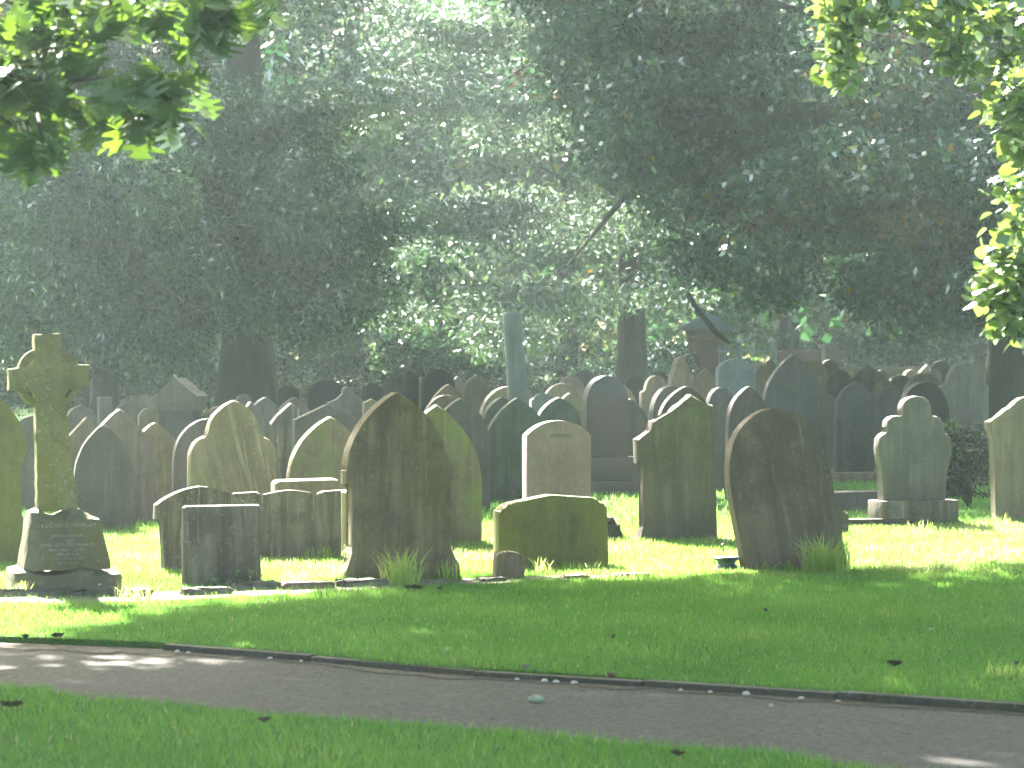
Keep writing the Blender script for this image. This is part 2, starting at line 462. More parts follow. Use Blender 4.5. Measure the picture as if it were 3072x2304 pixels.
# ------------------------------------------------------------------ ground, path, lawns
def ground_mat():
    m, nt, out = new_mat('grass_ground')
    tc = N(nt, 'ShaderNodeTexCoord'); v = tc.outputs['Object']
    n1 = noise(nt, v, 0.7, 6, 0.65); n2 = noise(nt, v, 9, 6, 0.7); n3 = noise(nt, v, 60, 3, 0.7)
    c = mixc(nt, ramp(nt, n1, 0.35, 0.65), (0.05, 0.14, 0.028), (0.085, 0.18, 0.042))
    c = mixc(nt, ramp(nt, n2, 0.52, 0.72, 0, 0.7), c, (0.13, 0.13, 0.05))
    c = mixc(nt, ramp(nt, n3, 0.5, 0.75, 0, 0.5), c, (0.03, 0.06, 0.015))
    b = N(nt, 'ShaderNodeBsdfPrincipled'); nt.links.new(c, b.inputs['Base Color']); b.inputs['Roughness'].default_value = 0.95
    b.inputs['Specular IOR Level'].default_value = 0.1
    bp = N(nt, 'ShaderNodeBump'); bp.inputs['Distance'].default_value = 0.04; nt.links.new(n3, bp.inputs['Height'])
    nt.links.new(bp.outputs[0], b.inputs['Normal'])
    nt.links.new(b.outputs[0], out.inputs[0]); return m
M['ground'] = ground_mat()

def tarmac_mat():
    m, nt, out = new_mat('worn_tarmac')
    tc = N(nt, 'ShaderNodeTexCoord'); v = tc.outputs['Object']
    n1 = noise(nt, v, 0.8, 6, 0.65); n2 = noise(nt, v, 6, 6, 0.7); n3 = noise(nt, v, 24, 5, 0.8); n4 = noise(nt, v, 60, 2, 0.7)
    c = mixc(nt, ramp(nt, n1, 0.35, 0.65), (0.055, 0.051, 0.046), (0.086, 0.078, 0.069))
    c = mixc(nt, ramp(nt, n2, 0.5, 0.75, 0, 0.6), c, (0.13, 0.118, 0.102))
    c = mixc(nt, ramp(nt, n3, 0.49, 0.55, 0, 0.85), c, (0.025, 0.023, 0.022))
    c = mixc(nt, ramp(nt, n4, 0.60, 0.66, 0, 0.6), c, (0.24, 0.21, 0.185))
    b = N(nt, 'ShaderNodeBsdfPrincipled'); nt.links.new(c, b.inputs['Base Color']); b.inputs['Roughness'].default_value = 0.85
    bp = N(nt, 'ShaderNodeBump'); bp.inputs['Distance'].default_value = 0.03; bp.inputs['Strength'].default_value = 1.0; nt.links.new(n3, bp.inputs['Height'])
    nt.links.new(bp.outputs[0], b.inputs['Normal'])
    nt.links.new(b.outputs[0], out.inputs[0]); return m
M['tarmac'] = tarmac_mat()

FAR_EDGE = [(-900, 1862), (0, 1915), (430, 1931), (861, 1961), (1222, 2000), (1736, 2030), (2292, 2067), (3072, 2120), (3700, 2166), (4600, 2240)]
NEAR_EDGE = [(-900, 2010), (0, 2064), (139, 2070), (236, 2092), (382, 2099), (611, 2126), (868, 2148), (1076, 2165), (1389, 2181), (1536, 2196), (1814, 2224), (2362, 2262), (2508, 2292), (3072, 2345), (4000, 2440)]
far_pts = [gp(x, y) for x, y in FAR_EDGE]
near_pts = [gp(x, y) for x, y in NEAR_EDGE]
FX = np.array([p.x for p in far_pts]); FYv = np.array([p.y for p in far_pts])
NX = np.array([p.x for p in near_pts]); NYv = np.array([p.y for p in near_pts])
def path_far(x): return np.interp(x, FX, FYv)
def path_near(x): return np.interp(x, NX, NYv)

def sheet(name, poly, z, mat, skirt=None):
    bm = bmesh.new()
    vs = [bm.verts.new((x, y, z)) for x, y in poly]
    bm.faces.new(vs)
    if skirt is not None:
        lo = [bm.verts.new((x, y, skirt)) for x, y in poly]
        n = len(vs)
        for i in range(n):
            bm.faces.new((vs[i], lo[i], lo[(i + 1) % n], vs[(i + 1) % n]))
    bmesh.ops.recalc_face_normals(bm, faces=bm.faces[:])
    bmesh.ops.triangulate(bm, faces=[f for f in bm.faces if len(f.verts) > 4])
    o = from_bm(name, bm, mat, smooth=0)
    return tag(o, kind='structure')

sheet('ground', [(-500, -300), (500, -300), (500, 900), (-500, 900)], -0.10, M['ground'])
wob = lambda x: 0.03 * math.sin(x * 7.1) + 0.02 * math.sin(x * 17.3 + 1)
xs_dense = np.arange(-8, 9, 0.12)
sheet('path', [(-60, path_near(-8) + 20)] + [(x, path_near(x) - 0.25) for x in xs_dense] + [(60, 4)] + [(60, 4.9)] + [(x, path_far(x) + 0.12) for x in xs_dense[::-1]] + [(-60, path_far(-8) + 21)], -0.034, M['tarmac'])
sheet('front_lawn', [(-60, -60), (60, -60), (60, 3.9)] + [(x, path_near(x) + wob(x)) for x in xs_dense[::-1]] + [(-60, path_near(-8) + 19.9)], 0.0, M['ground'], -0.12)
sheet('back_lawn', [(-60, path_far(-8) + 21.1)] + [(x, path_far(x) + 0.10) for x in xs_dense] + [(60, 5.1), (300, 5.1), (300, 500), (-300, 500), (-300, path_far(-8) + 21.1)], 0.0, M['ground'], -0.12)

# kerb: a row of old concrete edgings between the path and the back lawn
bm = bmesh.new()
xk = -1.98
i = 0
while xk < 7.5:
    x1 = xk + 0.88 + 0.06 * math.sin(i * 3)
    a = Vector((xk, float(path_far(xk)), 0)); b = Vector((x1, float(path_far(x1)), 0))
    d = (b - a); L_ = d.length; d.normalize(); nrm = Vector((-d.y, d.x, 0))
    dz = 0.008 * math.sin(i * 5.3)
    tmp = bmesh.new(); add_box(tmp, 0.006, L_ - 0.006, 0.0, 0.07, -0.11, 0.004 + dz, 0.012)
    Mx = Matrix(((d.x, nrm.x, 0, a.x), (d.y, nrm.y, 0, a.y + 0.008 * math.sin(i * 2.1)), (0, 0, 1, 0), (0, 0, 0, 1)))
    tmp.transform(Mx)
    me_ = bpy.data.meshes.new('t'); tmp.to_mesh(me_); tmp.free(); bm.from_mesh(me_); bpy.data.meshes.remove(me_)
    xk = x1; i += 1
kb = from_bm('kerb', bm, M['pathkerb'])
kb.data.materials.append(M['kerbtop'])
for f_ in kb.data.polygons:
    if f_.normal.z > .75: f_.material_index = 1  # up-facing faces take a paler material than the sides
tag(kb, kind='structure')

# damp soil and leaf litter gathered along the foot of the kerb
rs = random.Random(77)
xs_k = np.arange(-3.4, 4.6, .05)
lit_top = [(x, float(path_far(x)) + .02) for x in xs_k]
lit_bot = [(x, float(path_far(x)) - .05 - .10 * abs(math.sin(x * 3.1) * math.sin(x * 7.7 + 1)) - rs.uniform(0, .06) - (.22 if x < -1.9 else 0) * rs.uniform(.4, 1)) for x in xs_k[::-1]]
sheet('leaf_litter', lit_top + lit_bot, -0.030, M['litter'])
# grass blades
def blades(n, x0, x1, y0, y1, h, w, ok, sun_pale=0.0):
    p = np.column_stack([rng.uniform(x0, x1, n), rng.uniform(y0, y1, n)])
    half = p[:, 1] * (1600 / F) + 2.6
    p = p[(np.abs(p[:, 0]) < half)]
    p = p[ok(p)]
    n = len(p)
    a = rng.uniform(0, 2 * np.pi, n)
    patch = 0.5 + 0.5 * np.sin(p[:, 0] * 1.9 + 1.3 * np.sin(p[:, 1] * 1.1)) * np.sin(p[:, 1] * 1.6 + p[:, 0] * .7)
    hh = h * rng.uniform(0.5, 1.3, n) * (0.75 + 0.5 * patch)
    ln = rng.uniform(0, 0.9, n) * hh; la = rng.uniform(0, 2 * np.pi, n)
    v = np.empty((n, 3, 3))
    b = np.column_stack([p, np.full(n, -0.004)])
    s = np.column_stack([np.cos(a), np.sin(a), np.zeros(n)]) * (w * rng.uniform(.7, 1.3, n) / 2)[:, None]
    v[:, 0] = b - s; v[:, 1] = b + s
    v[:, 2] = b + np.column_stack([np.cos(la) * ln, np.sin(la) * ln, hh])
    t = np.clip(0.22 + 0.4 * patch * rng.random(n) + 0.3 * rng.random(n) + 0.06 * rng.normal(size=n), 0, 0.9)
    big = 0.5 + 0.5 * np.sin(p[:, 0] * 4.3 + 2 * np.sin(p[:, 1] * .9)) * np.sin(p[:, 1] * 3.1 + 1.7 * np.sin(p[:, 0] * 1.3))
    t = np.clip(t + .18 * (big - .5) + sun_pale * (.4 + .8 * rng.random(n)), 0, 1)
    t[rng.random(n) < 0.02] = 0.97
    return v.reshape(-1, 3), t
ST = [gp(x, y) for x, y in [(-60, 1786), (300, 1784), (560, 1770), (900, 1757), (1200, 1736), (1420, 1734), (1640, 1728), (1960, 1727)]]
SB = [gp(x, y) for x, y in [(-60, 1815), (300, 1812), (560, 1802), (900, 1785), (1200, 1766), (1420, 1757), (1640, 1743), (1960, 1733)]]
def off_soil(p):
    hi = np.interp(p[:, 0], [q.x for q in ST], [q.y for q in ST]); lo = np.interp(p[:, 0], [q.x for q in SB], [q.y for q in SB])
    n_ = .05 * np.sin(p[:, 0] * 9) + .05 * np.sin(p[:, 0] * 23)
    return ~((p[:, 1] > lo + n_) & (p[:, 1] < hi + n_) & (p[:, 0] < .95)) | (rng.random(len(p)) < .12)
parts = [
    blades(150000, -5.4, 5.4, 9.6, 15, 0.040, 0.0065, lambda p: p[:, 1] < path_near(p[:, 0]) + 0.02 + 0.03 * np.sin(p[:, 0] * 7)),
    blades(250000, -6, 6, 11.5, 17, 0.034, 0.007, lambda p: p[:, 1] > path_far(p[:, 0]) + 0.09),
    blades(185000, -6.8, 6.8, 17, 21, 0.036, 0.009, lambda p: (p[:, 1] > path_far(p[:, 0]) + 0.09) & off_soil(p)),
    blades(165000, -8, 8, 20.3, 27.2, 0.045, 0.011, off_soil, .36),  # strip blades tinted paler: the sunlight is put into their colour
    blades(20000, -8, 8, 24.5, 27.4, 0.10, 0.010, lambda p: np.abs(p[:, 1] - lit_far(p[:, 0])) < 0.35),
    blades(120000, -13, 13, 27, 52, 0.06, 0.02, lambda p: p[:, 1] > 0),
]
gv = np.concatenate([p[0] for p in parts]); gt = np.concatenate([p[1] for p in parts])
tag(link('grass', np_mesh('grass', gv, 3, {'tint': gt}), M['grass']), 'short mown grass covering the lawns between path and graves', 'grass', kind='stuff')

# ------------------------------------------------------------------ gravestones
def bez(p0, p1, p2, n):
    return [((1 - t) ** 2 * p0[0] + 2 * t * (1 - t) * p1[0] + t * t * p2[0], (1 - t) ** 2 * p0[1] + 2 * t * (1 - t) * p1[1] + t * t * p2[1]) for t in [k / n for k in range(1, n + 1)]]

def outline(kind, w, H, rise=None):
    """right half from the foot to the top, then mirrored"""
    a = w / 2
    if kind == 'flat':
        r = rise or 0.02
        right = [(a, -0.1), (a, H - r), (a - r, H)]
        return right + [(-x, z) for x, z in right[::-1]]
    if kind == 'gothic':
        r = rise or min(0.95 * w, H * .6); zs = H - r
        right = [(a, -0.1), (a, zs)] + bez((a, zs), (a, zs + .62 * r), (0, H), 11)
    elif kind == 'blunt':
        r = rise or 0.62 * w; zs = H - r
        right = [(a, -0.1), (a, zs)] + bez((a, zs), (a, zs + .85 * r), (0.10 * a, H - .005), 11) + [(0, H)]
    elif kind == 'round':
        r = rise or a; zs = H - r
        right = [(a, -0.1), (a, zs)] + [(a * math.cos(k * math.pi / 24), zs + r * math.sin(k * math.pi / 24)) for k in range(1, 13)]
    elif kind == 'segment':
        r = rise or .18 * w; zs = H - r
        Rr = (a * a + r * r) / (2 * r); th = math.asin(min(1, a / Rr))
        right = [(a, -0.1), (a, zs)] + [(Rr * math.sin(th * (1 - k / 10)), H - Rr + Rr * math.cos(th * (1 - k / 10))) for k in range(1, 11)]
    elif kind == 'gable':
        r = rise or .28 * w; zs = H - r
        right = [(a, -0.1), (a, zs), (0, H)]
    elif kind == 'concave':
        r = rise or .45 * w; zs = H - r
        right = [(a, -0.1), (a, zs)] + bez((a, zs), (a * .25, zs + .15 * r), (a * .22, H - .01), 8) + bez((a * .22, H - .01), (a * .1, H), (0, H), 3)
    elif kind == 'ogee':
        r = rise or .6 * w; zs = H - r
        right = [(a, -0.1), (a, zs)] + bez((a, zs), (a * .98, zs + .3 * r), (a * .62, zs + .36 * r), 6) + bez((a * .62, zs + .36 * r), (a * .60, zs + .8 * r), (0, H), 8)
    elif kind == 'shoulder':
        r = rise or .45 * w; b = a * .74; zs = H - r
        right = [(a, -0.1), (a, zs - .03), (a - .012, zs), (b, zs + .004)] + [(b * math.cos(k * math.pi / 20), zs + r * math.sin(k * math.pi / 20)) for k in range(1, 11)]
    elif kind == 'peak':     # straight slopes broken by small shoulders
        r = rise or .45 * w; zs = H - r
        right = [(a, -0.1), (a, zs), (a * .58, zs + .42 * r), (a * .56, zs + .5 * r), (0, H)]
    elif kind == 'bell':
        r = rise or .5; zs = H - r
        right = [(a, -0.1), (a, zs), (a * .93, zs + .10 * r), (a * .70, zs + .16 * r), (a * .72, zs + .30 * r), (a * .52, zs + .42 * r), (a * .50, zs + .6 * r), (a * .40, zs + .8 * r), (a * .22, zs + .95 * r), (0, H)]
    elif kind == 'trefoil':
        r = rise or .5 * w; zs = H - r
        right = [(a, -0.1), (a, zs), (a * .95, zs + .25 * r), (a * .7, zs + .38 * r), (a * .45, zs + .36 * r), (a * .42, zs + .62 * r), (a * .36, zs + .85 * r), (a * .18, zs + .98 * r), (0, H)]
    if abs(right[-1][0]) < 1e-5:
        return right + [(-x, z) for x, z in right[-2::-1]]
    return right + [(-x, z) for x, z in right[::-1]]

def slab(bm, pts, t, bev=0.012, y0=0.0):
    """an outline in x,z given a real thickness t along y"""
    area = sum(pts[i][0] * pts[(i + 1) % len(pts)][1] - pts[(i + 1) % len(pts)][0] * pts[i][1] for i in range(len(pts)))
    if area < 0: pts = pts[::-1]
    front = [bm.verts.new((x, y0 - t / 2, z)) for x, z in pts]
    back = [bm.verts.new((x, y0 + t / 2, z)) for x, z in pts]
    f1 = bm.faces.new(front); f2 = bm.faces.new(back[::-1])
    n = len(pts)
    for i in range(n):
        bm.faces.new((front[(i + 1) % n], front[i], back[i], back[(i + 1) % n]))
    if bev:
        bmesh.ops.bevel(bm, geom=list(f1.edges) + list(f2.edges), offset=bev, segments=2, profile=0.5, affect='EDGES', clamp_overlap=True)

GG = 'gravestones standing in the cemetery rows'
def place(px, Y, rot): return Vector(((px - CX) / F * Y, Y, 0)), R(rot)

def stone(label, xl, xr, yt, Y, kind, mat, rot=None, t=0.11, tilt=0.0, lean=0.0, rise=None, plinth=None, bev=None, cat='gravestone'):
    rr = random.Random(int(xl * 7 + yt))
    if rot is None: rot = 20 + rr.uniform(-7, 8)
    cx = (xl + xr) / 2
    wpx = (xr - xl) / F * Y
    w = max(0.18, (wpx - t * abs(math.sin(R(rot)))) / math.cos(R(rot)))
    H = EYE - (yt - HY) / F * Y
    loc, rz = place(cx, Y, rot)
    pts = outline(kind, w, H, rise)
    pts = [(x + rr.uniform(-.002, .002), z + rr.uniform(-.002, .002)) for x, z in pts]
    bm = bmesh.new(); slab(bm, pts, t, bev or 0.013)
    if plinth:
        root = empty('gravestone', loc, rz)
        from_bm('tablet', bm, M[mat], root)
        for (ew, z0, z1, dep, pm) in plinth:
            b2 = bmesh.new(); add_box(b2, -w / 2 - ew, w / 2 + ew, -dep / 2, dep / 2, z0, z1, 0.012)
            from_bm('plinth', b2, M[pm], root)
    else:
        root = from_bm('gravestone', bm, M[mat], None, loc)
        root.rotation_euler = (R(lean), R(tilt), rz)
    if root.type == 'EMPTY': root.rotation_euler = (R(lean), R(tilt), rz)
    tag(root, label, cat, GG)
    return root

def custom(label, pts_px, cx, Y, mat, rot=20, t=0.12, tilt=0, lean=0, bev=0.013, cat='gravestone', root=None, name='gravestone'):
    c = math.cos(R(rot))
    pts = [((x - cx) / F * Y / c, EYE - (y - HY) / F * Y) for x, y in pts_px]
    rr = random.Random(len(pts_px))
    pts = [(x + rr.uniform(-.002, .002), z + rr.uniform(-.002, .002)) for x, z in pts]
    bm = bmesh.new(); slab(bm, pts, t, bev)
    if root is not None: return from_bm(name, bm, M[mat], root)
    loc, rz = place(cx, Y, rot)
    o = from_bm('gravestone', bm, M[mat], None, loc)
    o.rotation_euler = (R(lean), R(tilt), rz)
    return tag(o, label, cat, GG)

def arc_px(x0, y0, x1, y1, bulge, n=8):
    """points after (x0,y0) up to (x1,y1), bowed sideways by bulge pixels"""
    dx, dy = x1 - x0, y1 - y0; L = math.hypot(dx, dy); nx, ny = dy / L, -dx / L
    return [(x0 + dx * k / n + nx * bulge * 4 * (k / n) * (1 - k / n), y0 + dy * k / n + ny * bulge * 4 * (k / n) * (1 - k / n)) for k in range(1, n + 1)]

#  -- front row
custom('brown mossy stone with a bulging head cut off by the left picture edge',
       [(-133, 1740), (-128, 1560), (-112, 1545), (-112, 1400), (-135, 1360), (-130, 1325)] + arc_px(-130, 1325, -30, 1172, 18) + arc_px(-30, 1172, 68, 1325, 18) + [(73, 1360), (50, 1400), (50, 1545), (66, 1560), (70, 1740)], -30, 22, 'mossy', 20, 0.13)
stone('low dark slab with a flat pale-edged top right of the cross', 545, 783, 1514, 19.84, 'flat', 'stained', 22, 0.085, bev=0.03)
custom('dark low stone with a wide curved overhanging head behind the flat slab',
       [(491, 1740), (491, 1568), (468, 1556), (470, 1512)] + arc_px(470, 1512, 597, 1458, 10, 6) + arc_px(597, 1458, 724, 1508, 10, 6) + [(726, 1550), (703, 1562), (703, 1740)], 597, 21.2, 'stained', 20, 0.12)
custom('broad dark panel streaked with white under a wavy top edge',
       [(702, 1720), (702, 1477), (772, 1474), (780, 1486), (794, 1482)] + arc_px(794, 1482, 948, 1484, 12, 8) + [(953, 1486), (963, 1474), (1019, 1472), (1019, 1720)], 860, 22.5, 'stained', 14, 0.1)
custom('pale sunlit stone bar with a rounded top behind the streaked panel',
       [(820, 1700), (820, 1450), (826, 1441), (836, 1438), (996, 1435), (1006, 1438), (1010, 1448), (1010, 1700)], 915, 24.0, 'tan', 14, 0.26, bev=0.07)
stone('narrow yellow mossy block tucked behind the tall pointed stone', 1016, 1120, 1470, 23.1, 'flat', 'mossy', 20, 0.2)
custom('tall pointed-arch stone, largest of the front row, with grass at its foot',
       [(1022, 1765), (1027, 1728), (1036, 1700), (1050, 1672), (1050, 1640), (1056, 1632), (1055, 1454), (1021 + 12, 1450), (1022 + 10, 1410), (1040, 1408), (1038, 1372)]
       + arc_px(1038, 1372, 1184, 1176, 26, 12) + arc_px(1184, 1176, 1330, 1366, 26, 12) + [(1336, 1394), (1350, 1394), (1351, 1434), (1338, 1438), (1338, 1632), (1344, 1640), (1347, 1668), (1362, 1684), (1370, 1700), (1372, 1765)], 1190, 20.45, 'olive', 20, 0.15)
stone('pale mossy pointed stone half hidden behind the largest pointed stone', 1166, 1446, 1214, 24.3, 'gothic', 'pale', 20, 0.11)
custom('low wide green mossy stone with a shallow gable and stepped corners',
       [(1489, 1740), (1487, 1531), (1502, 1529), (1503, 1515), (1520, 1513), (1522, 1506), (1645, 1483), (1777, 1494), (1778, 1505), (1796, 1506), (1797, 1516), (1813, 1518), (1820, 1740)], 1650, 21.6, 'mossy', 18, 0.16)
stone('small squat mossy stub in front of the low green stone', 1476, 1574, 1654, 20.5, 'segment', 'tan', 12, 0.14, rise=0.035, tilt=3)
pinkg = stone('pink granite stone with a curved top behind the low green stone', 1566, 1774, 1261, 25.8, 'segment', 'pink', 18, 0.15, rise=0.14, bev=0.008)
stone('black polished stone with a round top on a black stepped plinth', 1745, 1886, 1127, 33.7, 'round', 'blackpol', 16, 0.2, rise=0.34,
      plinth=[(0.10, 0.16, 0.44, 0.34, 'blackpol'), (0.17, -0.1, 0.157, 0.48, 'blackpol')])
custom('weathered grey-green stone with a notched shoulder and broken off-centre peak',
       [(1906, 1650), (1909, 1612), (1927, 1575), (1926, 1400), (1905, 1388), (1903, 1318), (1948, 1292), (1948, 1263), (1971, 1259), (2010, 1236), (2022, 1218), (2048, 1206), (2066, 1183), (2072, 1185), (2098, 1210), (2134, 1215), (2137, 1240), (2142, 1575), (2150, 1620), (2150, 1650)], 2026, 24.9, 'green', 15, 0.14)
# leaning stone
cxs, Ys = 2386, 21.3
H_ = 1.275; w_ = 0.83
bm = bmesh.new(); slab(bm, [(x, z) for x, z in outline('blunt', w_, H_, 0.60)], 0.115, 0.013)
o = from_bm('gravestone', bm, M['brown'], None, Vector(((cxs - CX) / F * Ys, Ys, -0.02)))
o.rotation_euler = (R(-2), R(-10.5), R(17))
tag(o, 'brown round-topped stone leaning heavily to the left', 'gravestone', GG)
stone('small shouldered stone peeping out behind the leaning stone', 2400, 2548, 1514, 25.7, 'shoulder', 'stained', 18, 0.1, rise=0.08)
root = empty('gravestone', *[((2740 - CX) / F * 27.2, 27.2, 0)], R(18)); tag(root, 'grey stone with a round lobe and stepped curved shoulders on a plinth', 'gravestone', GG)
custom('', [(2636, 1500), (2637, 1412), (2634, 1398), (2627, 1380), (2623, 1345), (2626, 1315), (2638, 1300), (2654, 1296), (2656, 1290), (2649, 1280), (2651, 1262), (2664, 1250), (2684, 1246), (2700, 1251), (2702, 1244), (2697, 1232), (2698, 1216), (2706, 1202), (2721, 1192), (2743, 1187), (2765, 1192), (2780, 1202), (2788, 1216), (2789, 1232), (2784, 1244), (2786, 1251), (2804, 1248), (2820, 1256), (2828, 1272), (2826, 1286), (2820, 1293), (2822, 1298), (2838, 1301), (2850, 1315), (2854, 1345), (2849, 1380), (2838, 1398), (2835, 1412), (2834, 1500)], 2740, 27.2, 'grey', 18, 0.13, root=root, name='tablet')
b2 = bmesh.new(); add_box(b2, -0.41, 0.41, -0.17, 0.17, 0.04, 0.24, 0.012); from_bm('plinth', b2, M['stained'], root)
b2 = bmesh.new(); add_box(b2, -0.47, 0.47, -0.24, 0.24, -0.1, 0.037, 0.02, 0.03); from_bm('plinth', b2, M['dark'], root)
custom('tan streaked stone with scrolled shoulders at the right picture edge',
       [(2973, 1600), (2976, 1560), (2971, 1320), (2956, 1290), (2953, 1264), (2975, 1258), (2995, 1240), (3012, 1224), (3027, 1223), (3034, 1207), (3056, 1193), (3080, 1190), (3104, 1193), (3126, 1207), (3133, 1223), (3148, 1224), (3165, 1240), (3185, 1258), (3207, 1264), (3204, 1290), (3189, 1320), (3184, 1560), (3186, 1600)], 3080, 27.7, 'tan', 14, 0.12)

